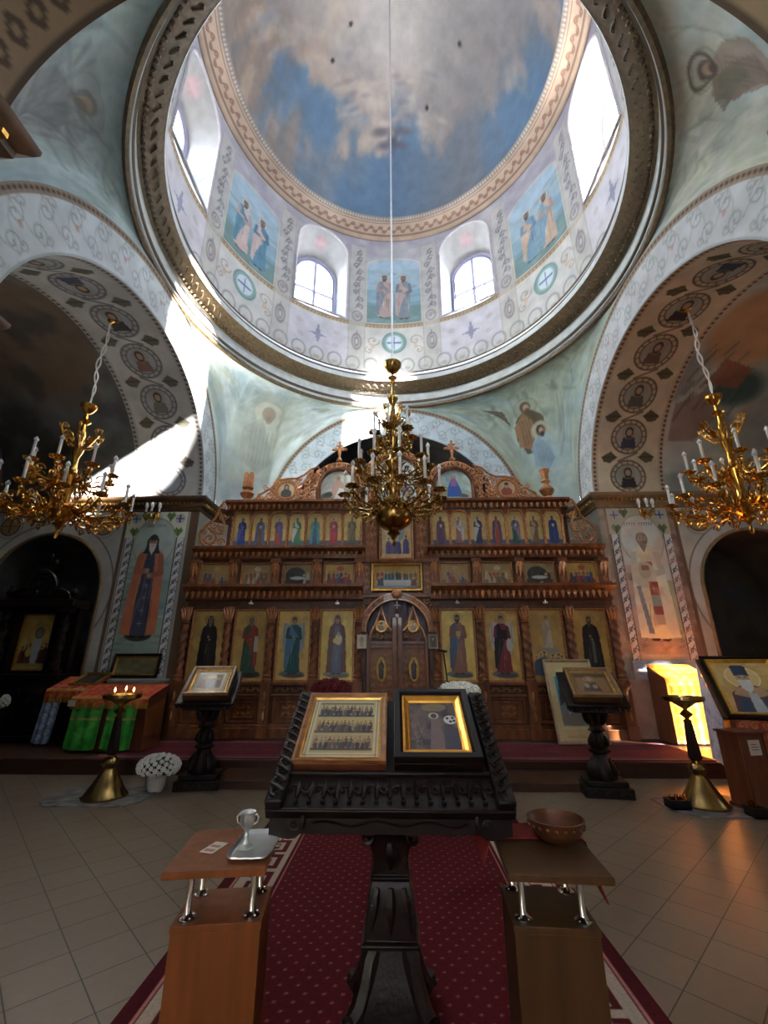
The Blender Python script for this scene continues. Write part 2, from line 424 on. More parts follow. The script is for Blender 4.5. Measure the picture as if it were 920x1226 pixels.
# painted jamb faces of the side arches (the two big standing saints)
def jamb_canvas(right):
    cv = Cv(DEEP-A, Z0, .0125, (166,166,158), 0, 0); W = DEEP-A
    cv.rough(.08, .4)
    # top block with crosses and leaves
    cv.rect(0, W, 3.93, Z0, (220,224,200) if not right else (188,188,160))
    bl, br_ = (W*.02, W*.84) if not right else (W*.12, W*.93)
    if not right: cv.rect(W*.88, W, 0, Z0, (112,82,58)); cv.rect(W*.84, W*.88, 0, Z0, (170,165,150))
    else: cv.rect(0, W*.09, 0, Z0, (150,140,122)); cv.rect(W*.93, W, 1.2, Z0, (132,100,84)); cv.rect(W*.09, W*.12, .9, Z0, (140,112,90))
    cx = (bl+br_)/2
    px0, px1 = bl+.19, br_-.19
    bg = (176,196,186) if not right else (204,212,202)
    for x0, x1 in ((bl, bl+.17), (br_-.17, br_)):
        cv.rect(x0, x1, .95, 3.95, (214,216,214)); cv.rect(x0, x0+.018, .95, 3.95, (90,88,92)); cv.rect(x1-.018, x1, .95, 3.95, (90,88,92))
        z = 1.05
        while z < 3.85:
            cv.spiral((x0+x1)/2, z+.06, .06, .018, (96,88,104), .9, 1.1, 0, 1); cv.line([((x0+x1)/2-.05,z),((x0+x1)/2+.05,z+.16)], .018, (96,88,104)); z += .19
    cv.rect(px0, px1, 1.62, 3.93, bg); cv.ell(cx, 3.85, (px1-px0)/2, .52, bg)
    cv.ring(cx, 3.85, (px1-px0)/2, .03, (170,165,140), .9, .52)
    for d in (-1, 1):
        xx = cx+d*.47
        cv.ell(xx, 4.37, .105, .105, (176,186,204)); cv.cross(xx, 4.37, .085, (150,40,50) if not right else (96,80,130), 1, .03); cv.cross(xx, 4.37, .05, (60,70,130), 1, .02)
        g = (112,150,70) if not right else (104,120,84)
        for lx, lz in ((cx+d*.27, 4.42), (xx, 4.08)):
            cv.poly([(lx,lz-.12),(lx-.1,lz+.02),(lx-.05,lz+.1),(lx,lz+.04),(lx+.05,lz+.1),(lx+.1,lz+.02)], g); cv.line([(lx,lz-.12),(lx,lz+.05)], .012, dk(g,.6))
    sl = dict(x0=px0, x1=px1)
    if not right:
        cv.rect(px0, px1, 3.0, 3.5, (146,184,190), .6); cv.rect(px0, px1, 2.5, 3.0, (130,164,146), .7); cv.rect(px0, px1, 1.62, 2.3, (146,170,146), .8)
        cv.rect(px0, px1, 2.35, 2.6, (112,150,176), .5); cv.clouds((80,104,92), .35, .5, .75, .0)
        for k in range(60):
            x = random.uniform(px0,px1); z = random.uniform(1.7,3.4); cv.ell(x, z, .1, .03, random.choice([(90,120,110),(130,160,150),(110,140,120)]), .35)
        cv.ell(cx, 1.98, .27, .12, (62,72,66)); 
        saint(cv, cx-.02, 1.93, 2.12, (76,78,104), (220,120,78), (60,60,62), 3, None, None, None, (186,150,120), (58,62,66), 1)
        for k, z in enumerate((3.2,2.95,2.7,2.45,2.2)): cv.cross(cx-.02, z, .06, (150,160,190), .8, .016)
        for k in range(5): cv.line([(cx-.2+.03*k,4.18),(cx-.19+.03*k,4.24)], .01, (90,100,96)); cv.line([(cx+.02+.04*k,4.18),(cx+.03+.04*k,4.24)], .01, (90,100,96))
    else:
        cv.rect(px0, px1, 1.62, 2.05, (150,128,120), .9); cv.rect(px0, cx-.1, 2.0, 3.3, (168,150,150), .8); cv.rect(cx+.1, px1, 1.9, 3.0, (170,180,120), .8); cv.rect(px0, cx-.25, 3.0, 3.15, (126,100,80), .7)
        for k in range(50):
            x = random.uniform(px0,px1); z = random.uniform(1.7,2.1); cv.line([(x,z),(x+.06,z+.03)], .012, (106,86,80), .6)
        saint(cv, cx-.0, 1.86, 2.2, (234,226,176), (228,226,200), (120,110,100), 2, None, None, (112,58,46), (196,152,118), None, 1)
        cv.ell(cx-.09, 3.12, .24, .27, (210,208,180)); cv.ell(cx-.06, 3.2, .12, .16, (186,182,150)); cv.rect(cx-.12, cx+.03, 3.2, 3.3, (120,62,48))
        for z0, z1, c in ((2.72,2.98,(176,70,52)),(2.5,2.72,(150,170,160)),(2.34,2.5,(170,90,80)),(2.16,2.34,(196,176,160))): cv.rect(cx-.03, cx+.14, z0, z1, c)
        cv.cross(cx+.05, 2.85, .06, (220,190,120), .9, .015)
        cv.poly([(cx-.28,2.9),(cx-.2,2.9),(cx-.1,1.98),(cx-.2,2.0)], (120,146,168))
        for k in range(12):
            if k != 5: cv.line([(cx-.3+.05*k,4.14),(cx-.285+.05*k,4.2)], .012, (70,96,112)); cv.line([(cx-.3+.05*k,4.2),(cx-.27+.05*k,4.19)], .008, (70,96,112))
    # dado
    if not right: cv.rect(0, W*.88, 0, 1.15, (146,146,140)); cv.rect(0, W*.88, 1.15, 1.2, (176,176,170)); cv.rough(.05,.2)
    else:
        cv.rect(bl, br_, 1.18, 1.5, (176,186,206))
        for i in range(6):
            for j in range(3): cv.poly([(bl+.2*i,1.24+.1*j),(bl+.1+.2*i,1.3+.1*j),(bl+.2+.2*i,1.24+.1*j),(bl+.1+.2*i,1.27+.1*j)], (130,146,184), .8)
        cv.rect(0, W, 0, 1.18, (205,152,122)); cv.clouds((222,180,150), .2, .45, .7, .5)
    return cv

def jamb(sx):
    right = sx > 0
    cv = jamb_canvas(right); Wd = DEEP-A
    if right: fn = lambda U, V: (A+U*Wd, D+RI+0*U, V*Z0)
    else: fn = lambda U, V: (-DEEP+U*Wd, D+RI+0*U, V*Z0)
    return S(cv.build('wall_%s_pier_face' % ('south' if right else 'north'), fn, M['mural']))
jamb(-1); jamb(1)

NCX, NR, NSP = 7.2, 1.2, 2.85       # wall niches in the side arms
def arm(sx):
    nm = 'south' if sx > 0 else 'north'
    y1 = D+RI; y0 = D-RI
    # east wall of the arm, pierced by an arched niche
    cv = Cv(END-DEEP, Z0, .02, (190,186,172) if sx > 0 else (190,192,190), DEEP, 0)
    cv.rough(.1, .5); cv.rect(DEEP, END, 0, 1.1, (150,140,130))
    cv.ring(NCX, NSP, NR+.12, .2, (196,196,190)); cv.ring(NCX, NSP, NR+.23, .025, (110,104,100))
    for xx in (6.2, 8.25):
        cv.ell(xx, 4.22, .2, .2, (176,140,84)); cv.ring(xx, 4.22, .2, .03, (84,66,48)); cv.cross(xx, 4.22, .15, (112,80,50), .9, .03); cv.ring(xx, 4.22, .27, .02, (150,140,120))
        cv.cross(xx+.12*(1 if xx < 7 else -1), 3.62, .08, (120,112,112), .9, .02)
    cv.cross(7.2, 4.35, .09, (190,196,206), .9, .025)
    for k in range(10): cv.ell(6.5+.14*k, 4.55, .04, .02, (150,150,120), .6)
    cv.rect(DEEP, DEEP+.06, 0, Z0, (120,92,70))
    hole = (np.abs(cv.X-NCX) < NR) & ((cv.Y < NSP) | (np.hypot(cv.X-NCX, cv.Y-NSP) < NR))
    o = cv.build('wall_%s_arm_east' % nm, lambda U, V: (sx*(DEEP+U*(END-DEEP)), y1+0*U, V*Z0), M['plaster'])
    kill = set(np.nonzero(hole.ravel())[0].tolist())
    import bmesh
    bm = bmesh.new(); bm.from_mesh(o.data); bm.verts.ensure_lookup_table()
    bmesh.ops.delete(bm, geom=[bm.verts[i] for i in kill], context='VERTS'); bm.to_mesh(o.data); bm.free(); S(o)
    prof = [(NCX-NR, 0), (NCX-NR, NSP)] + [(NCX-NR*cos(PI*k/24), NSP+NR*sin(PI*k/24)) for k in range(1, 24)] + [(NCX+NR, NSP), (NCX+NR, 0)]
    mb = MB()
    for (xa, za), (xb, zb) in zip(prof[:-1], prof[1:]):
        mb.add([(sx*xa,y1-.012,za),(sx*xb,y1-.012,zb),(sx*xb,y1+1.6,zb),(sx*xa,y1+1.6,za)], [(0,1,2,3)])
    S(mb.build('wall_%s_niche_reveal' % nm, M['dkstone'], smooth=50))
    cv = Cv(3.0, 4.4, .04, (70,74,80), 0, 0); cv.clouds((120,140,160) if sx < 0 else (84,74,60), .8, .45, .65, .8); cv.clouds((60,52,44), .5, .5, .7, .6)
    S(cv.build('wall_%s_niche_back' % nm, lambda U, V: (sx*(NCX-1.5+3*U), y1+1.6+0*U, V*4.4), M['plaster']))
    # niche border moulding
    pts = [(sx*x, y1-.01, z) for x, z in prof]
    S(MB().tube(pts, .035, 6).build('trim_%s_niche' % nm, M['cornice']))
    # west wall of the arm and the end wall
    S(MB().add([(sx*A,y0,0),(sx*END,y0,0),(sx*END,y0,Z0),(sx*A,y0,Z0)], [(0,1,2,3)]).build('wall_%s_arm_west' % nm, M['stone'], smooth=0))
    # end wall with one arched window (south) / plain (north)
    mb = MB(); out = [(y0, 0), (y1, 0)] + [(D+RI*cos(PI*k/32), Z0+RIZ*sin(PI*k/32)) for k in range(33)]
    out = [(D+(y-D)*1.01, z*1.006 if z else -.02) for y, z in out]
    if sx > 0:
        wc, wr, ws, wb = 5.08, .62, 3.9, 2.5
        ho = [(wc-wr, wb), (wc+wr, wb)] + [(wc+wr*cos(PI*k/16), ws+wr*sin(PI*k/16)) for k in range(17)]
        bm = bmesh.new()
        def loop(pp): 
            vs = [bm.verts.new((sx*END, y, z)) for y, z in pp]; return [bm.edges.new((vs[i], vs[(i+1)%len(vs)])) for i in range(len(vs))]
        es = loop(out)+loop(ho); bmesh.ops.triangle_fill(bm, use_beauty=True, edges=es)
        me = bpy.data.meshes.new('wall_south_end'); bm.to_mesh(me); bm.free(); me.materials.append(M['stone'])
        o = bpy.data.objects.new('wall_south_end', me); COL.objects.link(o); S(o)
        mb = MB(); pts = [(END+.05, y, z) for y, z in ho]; mb.tube(pts, .05, 6, closed=True); mb.box(END, END+.06, wc-.03, wc+.03, wb, ws+wr); mb.box(END, END+.06, wc-wr, wc+wr, 3.95, 4.0)
        w7 = S(mb.build('window_7', M['frame'])); mb = MB(); mb.add([(END+.06, y, z) for y, z in ho], [tuple(range(len(ho)))]); par(mb.build('pane', M['tint'], smooth=0), w7)
    else:
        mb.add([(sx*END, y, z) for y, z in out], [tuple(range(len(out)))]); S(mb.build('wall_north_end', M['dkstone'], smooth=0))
    # painted soffit with medallions
    L = PI*(RI+RIZ)/2; Wd = DEEP-A
    base = (182,182,180) if sx < 0 else (206,184,152)
    cv = Cv(L, Wd, .02, base, 0, 0); cv.rough(.1, .4)
    for e0, e1 in ((.0,.12),(Wd-.12,Wd)):
        cv.rect(0, L, e0, e1, dk(base,.92)); x = .05
        while x < L: cv.ell(x, (e0+e1)/2, .03, .03, (96,74,62) if sx < 0 else (120,64,44)); x += .1
    ln = (92,90,96) if sx < 0 else (96,76,52)
    n = 9
    for i in range(n):
        x = L*(i+.5)/n; r = .36; c = Wd/2
        cv.ell(x, c, r, r, dk(base,.9)); cv.ring(x, c, r, .03, ln); cv.ring(x, c, r*.76, .025, ln)
        cv.ell(x, c, r*.72, r*.72, (150,160,170) if sx < 0 else (150,150,140), .8)
        for k in range(16): cv.line([(x+r*.8*cos(k*PI/8),c+r*.8*sin(k*PI/8)),(x+r*.96*cos(k*PI/8),c+r*.96*sin(k*PI/8))], .02, ln)
        if sx > 0 or 2 <= i < n-1:
            d = 1 if i < n/2 else -1; col = [(60,52,50),(64,66,84),(92,92,84),(110,80,70)][i%4]
            if sx < 0: col = dk(col, 1.2)
            cv.poly([(x-d*.24,c-.17),(x-d*.24,c+.17),(x-d*.02,c+.12),(x+d*.03,c),(x-d*.02,c-.12)], col)
            cv.ell(x+d*.1, c, .11, .09, (72,60,52)); cv.ell(x+d*.09, c, .07, .06, (180,140,110)); cv.ring(x+d*.1, c, .14, .015, (150,130,90))
        if i < n-1:
            xm = x+L/n/2
            cv.line([(xm-.09,c-.2),(xm+.09,c+.2)], .03, ln); g = (96,88,60) if sx > 0 else (104,98,84)
            for d in (-1, 1): cv.poly([(xm,c+d*.22),(xm-.13,c+d*.36),(xm-.1,c+d*.5),(xm,c+d*.56),(xm+.13,c+d*.36)], g); cv.line([(xm,c+d*.22),(xm,c+d*.52)], .015, dk(g,.6))
    def sof(U, V):
        t = PI*U; return (sx*(A+V*Wd), D+RI*np.cos(t), Z0+RIZ*np.sin(t))
    S(cv.build('ceiling_%s_arch_soffit' % nm, sof, M['plaster'], flip=sx > 0))
    # painted barrel vault behind
    Wv = END-DEEP
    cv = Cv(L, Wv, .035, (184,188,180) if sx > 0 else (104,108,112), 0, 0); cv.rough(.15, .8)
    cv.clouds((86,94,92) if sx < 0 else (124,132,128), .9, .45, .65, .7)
    if sx > 0:
        cv.ell(3.7, .9, 1.0, .9, (190,144,96), 1, .3); cv.ell(2.3, 1.2, .35, .5, (52,84,78), .9, .5)
        cv.poly([(1.2,.1),(2.0,.1),(2.3,.7),(1.7,1.0),(1.2,.6)], (146,112,98), .7)
        for k in range(30):
            x = random.uniform(1.6,3.0); y = random.uniform(.1,1.3); cv.line([(x,y),(x+.25,y+.1)], .04, random.choice([(66,80,82),(100,110,104),(90,70,60)]), .6)
        cv.poly([(2.4,.5),(2.9,.7),(2.7,1.3),(2.3,1.2)], (150,84,56), .8)
    else:
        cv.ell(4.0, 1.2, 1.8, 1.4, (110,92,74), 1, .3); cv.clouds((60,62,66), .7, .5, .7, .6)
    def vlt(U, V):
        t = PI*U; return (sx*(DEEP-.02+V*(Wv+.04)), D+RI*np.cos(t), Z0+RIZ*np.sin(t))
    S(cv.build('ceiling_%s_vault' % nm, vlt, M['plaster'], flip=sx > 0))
arm(-1); arm(1)

# corner piers below the springing
for sx, nm in ((-1, 'north'), (1, 'south')):
    wall_path('wall_%seast_pier' % nm, [(sx*A, D+RI), (sx*A, D+3.32), (sx*3.32, D+A), (sx*RI, D+A), (sx*RI, 12.6)], 0, Z0, M['stone'])
    wall_path('wall_%swest_pier' % nm, [(sx*A, D-RI), (sx*A, D-3.32), (sx*3.32, D-A), (sx*RI, D-A), (sx*RI, -5)], 0, Z0, M['stone'])
mb = MB(); mb.add([(-RI-.1,12.55,0),(RI+.1,12.55,0)]+[((RI+.1)*cos(PI*k/24),12.55,Z0+(RIZ+.1)*sin(PI*k/24)) for k in range(25)], [tuple(range(27))]); S(mb.build('wall_east_apse', M['dkstone'], smooth=0))
def evault(u, v): t = PI*u; return (RI*cos(t), D+A-.01+v*(12.62-D-A), Z0+RIZ*sin(t))
S(MB().grid(evault, 33, 6).build('ceiling_east_vault', M['dkstone']))
def wvault(u, v): t = PI*u; return (RI*cos(t), D-A-v*(D-A+5.1), Z0+RIZ*sin(t))

cv = Cv(8., 6.9, .03, (112,108,102), 0, 0); cv.rough(.1,.5); cv.rect(0,8,.0,.42,(150,128,96)); cv.rect(0,8,.0,.05,(92,76,60)); cv.rect(0,8,.36,.42,(92,76,60)); x = .1
while x < 8: cv.poly([(x-.1,.2),(x,.3),(x+.1,.2),(x,.1)], (88,74,58)); cv.poly([(x-.04,.2),(x,.24),(x+.04,.2),(x,.16)], (150,128,96)); x += .24
S(cv.build('ceiling_west_vault', lambda U, V: (RI*np.cos(PI*U), D-A-V*(D-A+5.1), Z0+RIZ*np.sin(PI*U)), M['plaster']))
import bmesh
mb = MB(); 
bm = bmesh.new()
def bloop(pp):
    vs = [bm.verts.new((x, -5, z)) for x, z in pp]; return [bm.edges.new((vs[i], vs[(i+1)%len(vs)])) for i in range(len(vs))]
wo = [(-FILL_WIN, 3.2), (FILL_WIN, 3.2)] + [(FILL_WIN*cos(PI*k/16), 4.6+FILL_WIN*sin(PI*k/16)) for k in range(17)]
es = bloop([(-RI-.1,-.02),(RI+.1,-.02)]+[((RI+.1)*cos(PI*k/24),Z0+(RIZ+.1)*sin(PI*k/24)) for k in range(25)]) + bloop(wo)
bmesh.ops.triangle_fill(bm, use_beauty=True, edges=es)
me = bpy.data.meshes.new('wall_west'); bm.to_mesh(me); bm.free(); me.materials.append(M['stone']); o = bpy.data.objects.new('wall_west', me); COL.objects.link(o); S(o)
mb = MB(); mb.tube([(x,-5.03,z) for x, z in wo], .05, 6, closed=True); mb.box(-.025,.025,-5.06,-5,3.2,4.6+FILL_WIN); mb.box(-FILL_WIN,FILL_WIN,-5.06,-5,4.2,4.25); S(mb.build('window_8', M['frame']))  # added west window behind the camera, fills the front with daylight

# springing cornices
def sweep(name, path, prof, m, side):
    P = [Vector((x, y, 0)) for x, y in path]; rows = []
    for i, p in enumerate(P):
        ns = []
        for a, b in ((i-1, i), (i, i+1)):
            if a >= 0 and b < len(P):
                d = (P[b]-P[a]).normalized(); ns.append(Vector((-d.y, d.x, 0))*side)
        n = sum(ns, Vector((0,0,0))).normalized(); k = 1/max(.3, n.dot(ns[0]))
        rows.append([(p.x+n.x*o*k, p.y+n.y*o*k, z) for o, z in prof])
    vs = sum(rows, []); q = len(prof); fs = [(i*q+j, (i+1)*q+j, (i+1)*q+j+1, i*q+j+1) for i in range(len(P)-1) for j in range(q-1)]
    mb = MB(); mb.add(vs, fs)
    # bead course
    for (xa, ya), (xb, yb) in zip(path[:-1], path[1:]):
        L = math.hypot(xb-xa, yb-ya); n = int(L/.09); dx, dy = (xb-xa)/L, (yb-ya)/L; nx, ny = -dy*side*.1, dx*side*.1
        for k in range(n): mb.box(xa+dx*(k+.5)*.09+nx-.022, xa+dx*(k+.5)*.09+nx+.022, ya+dy*(k+.5)*.09+ny-.022, ya+dy*(k+.5)*.09+ny+.022, 4.66, 4.7, 1)
    return S(mb.build(name, [m, M['gilt']], smooth=30))
cp = [(0,4.52),(.03,4.54),(.03,4.58),(.08,4.64),(.08,4.7),(.14,4.75),(.16,4.79),(.16,4.83),(0,4.84)]
cm = mat('ochre_cornice_shaded', (96,70,46), .55, noise=.12, nscale=9)  # north cornice: ochre darkened to stand for its shadow
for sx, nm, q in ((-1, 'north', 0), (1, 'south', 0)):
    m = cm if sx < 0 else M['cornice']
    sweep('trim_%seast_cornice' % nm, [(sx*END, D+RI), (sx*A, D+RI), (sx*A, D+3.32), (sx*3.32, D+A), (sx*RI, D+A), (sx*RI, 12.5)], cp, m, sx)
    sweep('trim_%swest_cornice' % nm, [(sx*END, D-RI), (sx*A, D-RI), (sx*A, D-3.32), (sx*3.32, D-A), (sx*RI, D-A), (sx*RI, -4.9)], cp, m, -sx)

# arch faces (blue-white bands with scrollwork)
def band(nm, fn, flip, tint):
    L = PI*2.9; H = 1.
    cv = Cv(L, .76, .022, tint, 0, 0); cv.rough(.07, .3)
    for k in range(int(L/.26)):
        x = .13+.26*k; d = 1 if k%2 else -1; c = dk(tint,.72)
        cv.spiral(x, .36+.12*d, .15, .018, c, .7, 1.4, PI/2*d, d); cv.line([(x-.13,.36-.1*d),(x,.36+.25*d),(x+.13,.36+.1*d)], .015, c, .6)
        cv.spiral(x+.1, .36-.2*d, .08, .015, c, .6, 1.2, 0, -d)
        if k % 4 == 1: cv.ell(x, .36, .035, .045, (190,110,100), .5)
    cv.rect(0, L, .65, .76, (150,132,112)); x = .04
    while x < L: cv.ell(x, .705, .03, .025, (96,72,60)); x += .085
    cv.rect(0, L, 0, .03, dk(tint,.85))
    S(cv.build('wall_%s_arch_face' % nm, fn, M['plaster'], flip=flip))
def bandfn(axis, sgn):
    def fn(U, V):
        t = PI*U; ry = RI+(RO-RI)*V; rz = RIZ+(ROZ-RIZ)*V; s = ry*np.cos(t); z = Z0+rz*np.sin(t)
        if axis == 'x': return (sgn*A+0*s, D+s, z)
        return (s, D+sgn*A+0*s, z)
    return fn
band('north', bandfn('x', -1), False, (196,206,212)); band('south', bandfn('x', 1), False, (186,192,198))
band('east', bandfn('y', 1), False, (184,204,214)); band('west', bandfn('y', -1), False, (150,160,166))

# pendentives: one painted shell from arches and piers up to the ring
def pend_xyz(az, t):
    s_, c_ = np.sin(az), np.cos(az)
    m = np.maximum(np.abs(s_), np.abs(c_)); rho = A/m; off = rho*np.minimum(np.abs(s_), np.abs(c_))
    ch = (A+3.32)/(np.abs(s_)+np.abs(c_)); rho = np.minimum(rho, ch)
    z = Z0+np.where(off < RO, ROZ*np.sqrt(np.maximum(0, 1-(off/RO)**2)), 0)
    q = .5*PI*t
    return (rho+(RR-rho)*(1-np.cos(q)))*s_, D+(rho+(RR-rho)*(1-np.cos(q)))*c_, z+(HR-z)*np.sin(q)
CIR = 2*PI*RR
cv = Cv(CIR, 3.2, .028, (166,184,184), -CIR/2, 0)
def pend_paint(cv):
    az = cv.X/RR; t = cv.Y/3.2
    q = lambda a0, w=.8: np.clip(1-np.abs(((az-a0+PI) % (2*PI))-PI)/w*.9, 0, 1)*3
    cv.mix(q(-PI/4), (196,212,210)); cv.mix(q(PI/4), (156,172,154)); cv.mix(q(3*PI/4), (178,182,170)); cv.mix(q(-3*PI/4), (164,186,190))
    cv.clouds((146,178,194), 1.0, .5, .72, .6); cv.clouds((176,184,160), .7, .55, .75, .55); cv.clouds((130,146,138), .5, .58, .75, .5); cv.rough(.1, .25)
    return q
qf = pend_paint(cv)
def P_(azd, t): return (math.radians(azd)*RR, t*3.2)
def rays_(azd, t, n, c, l=.9):
    for k in range(n):
        x, y = P_(azd+random.uniform(-16,16), t+random.uniform(-.3,.2)); cv.line([(x,y),(x+random.uniform(-.3,.3),y+l*random.uniform(.4,1.))], random.uniform(.03,.09), c, .3)
def evangelist(azd, t, s, robe, mant, halo, hair, alpha=1., child=None):
    x, y = P_(azd, t)
    if halo: cv.ell(x, y+.42*s, .36*s, .33*s, halo, .7*alpha); cv.ring(x, y+.42*s, .36*s, .03, dk(halo,.8), .6*alpha, .33*s)
    cv.poly([(x-.5*s,y-.5*s),(x-.42*s,y+.05*s),(x-.15*s,y+.28*s),(x+.15*s,y+.28*s),(x+.42*s,y+0*s),(x+.5*s,y-.5*s),(x+.2*s,y-.95*s),(x-.25*s,y-.95*s)], robe, alpha)
    cv.poly([(x-.5*s,y-.1*s),(x-.12*s,y+.28*s),(x+.1*s,y-.1*s),(x+.3*s,y-.6*s),(x,y-.9*s),(x-.45*s,y-.7*s)], mant, alpha)
    cv.ell(x, y+.42*s, .17*s, .2*s, hair, alpha); cv.ell(x+.02*s, y+.38*s, .1*s, .14*s, (184,150,124), alpha); cv.ell(x+.03*s, y+.27*s, .08*s, .1*s, hair, alpha)
    for k in range(6): cv.line([(x-.3*s+.1*k*s,y+.0),(x-.25*s+.09*k*s,y-.7*s)], .03*s, dk(robe,.75), .6*alpha)
rays_(45, .55, 26, (176,190,160)); rays_(45, .5, 20, (96,116,104)); rays_(-45, .5, 20, (206,220,220)); rays_(125,.6,18,(120,130,120)); rays_(-125,.6,18,(110,140,150))
cv.ell(*P_(-42,.45), .75, 1.0, (176,190,168), .5, .5)
evangelist(-42, .5, .95, (196,206,188), (172,180,170), (226,222,200), (150,140,120), .75)
evangelist(43, .55, .72, (96,88,66), (150,112,76), (150,164,140), (104,84,66)); evangelist(45.5, .38, .55, (150,178,186), (126,156,176), (190,196,170), (66,56,48))
x, y = P_(40, .5); cv.poly([(x-.75,y+.15),(x-.3,y+.3),(x-.2,y-.1)], (92,80,68), .8)
cv.ell(*P_(-127,.6), .8, 1., (120,128,130), .5, .6); evangelist(-127, .62, .95, (128,132,134), (112,116,118), (140,150,152), (106,100,96), .55)
for k in range(26): cv.line([P_(-127+random.uniform(-12,10),.5+random.uniform(-.3,.3)), P_(-127+random.uniform(-12,10),.5+random.uniform(-.3,.3))], .07, random.choice([(104,108,112),(150,156,160)]), .3)
evangelist(129, .7, .7, (140,124,110), (124,110,98), (150,152,140), (90,76,66), .8)
x, y = P_(131,.8); cv.ring(x-.15, y+.05, .2, .05, (96,84,74), .8); cv.poly([(x-.5,y-.45),(x-.2,y-.2),(x-.1,y-.6),(x-.6,y-.75)], (110,112,96), .7)
cv.rough(.06, .12)
S(cv.build('ceiling_pendentives', lambda U, V: pend_xyz((U-.5)*2*PI, V), M['plaster']))

# dome ring: pale coves, dark mouldings and the beaded cornice
def ring_lathe(name, prof, m, n=160): return S(MB().lathe([(r, z) for r, z in prof], n, (0, D, 0)).build(name, m, smooth=50))
def open_lathe(name, prof, m, n=160):
    mb = MB(); k = len(prof)
    vs = [(r*cos(2*PI*j/n), D+r*sin(2*PI*j/n), z) for r, z in prof for j in range(n)]
    mb.add(vs, [(i*n+j, i*n+(j+1)%n, (i+1)*n+(j+1)%n, (i+1)*n+j) for i in range(k-1) for j in range(n)])
    return S(mb.build(name, m, smooth=40))
def torus_(mb, r, z, w, m=0, n=160): mb.tube([(r*cos(2*PI*j/n), D+r*sin(2*PI*j/n), z) for j in range(n)], w, 6, closed=True, m=m)
mb = MB()
torus_(mb, 4.235, 8.05, .05, 0); torus_(mb, 4.2, 8.13, .022, 1); torus_(mb, 4.19, 8.18, .045, 2)
S(mb.build('trim_ring_mouldings', [M['ringdk'], M['ringlt'], M['ringln']]))
open_lathe('trim_ring_cove', [(4.24,8.08),(4.19,8.2),(4.19,8.42),(4.15,8.44)], M['ringlt'])
open_lathe('trim_ring_cornice', [(4.17,8.43),(4.12,8.44),(4.12,8.48),(4.0,8.52),(3.97,8.56),(3.9,8.58),(3.87,8.62),(3.84,8.63)], M['ringdk'])
mb = MB()
for i in range(260):
    a = 2*PI*i/260; mb.ball((4.09*cos(a), D+4.09*sin(a), 8.465), .035, n=6, k=4)
    if i % 2 == 0:
        b = a+.005; mb.tube([(r*cos(b+o), D+r*sin(b+o), z) for r, z, o in ((4.0,8.505,-.012),(3.95,8.55,0.),(3.92,8.56,.012),(3.94,8.545,.02))], .012, 5)
S(mb.build('trim_ring_beads', M['ringdk']))
open_lathe('trim_ring_band', [(3.84,8.63),(3.83,8.65),(3.84,8.76),(3.87,8.78)], M['ringlt'])
mb = MB(); torus_(mb, 3.87, 8.79, .03, 0); torus_(mb, 3.9, 8.86, .025, 1); torus_(mb, 3.9, 8.93, .025, 0); S(mb.build('trim_ring_lip', [M['ringln'], M['ringlt']]))
open_lathe('trim_ring_top', [(3.89,8.93),(4.0,8.97),(4.26,8.97)], M['ringlt'])

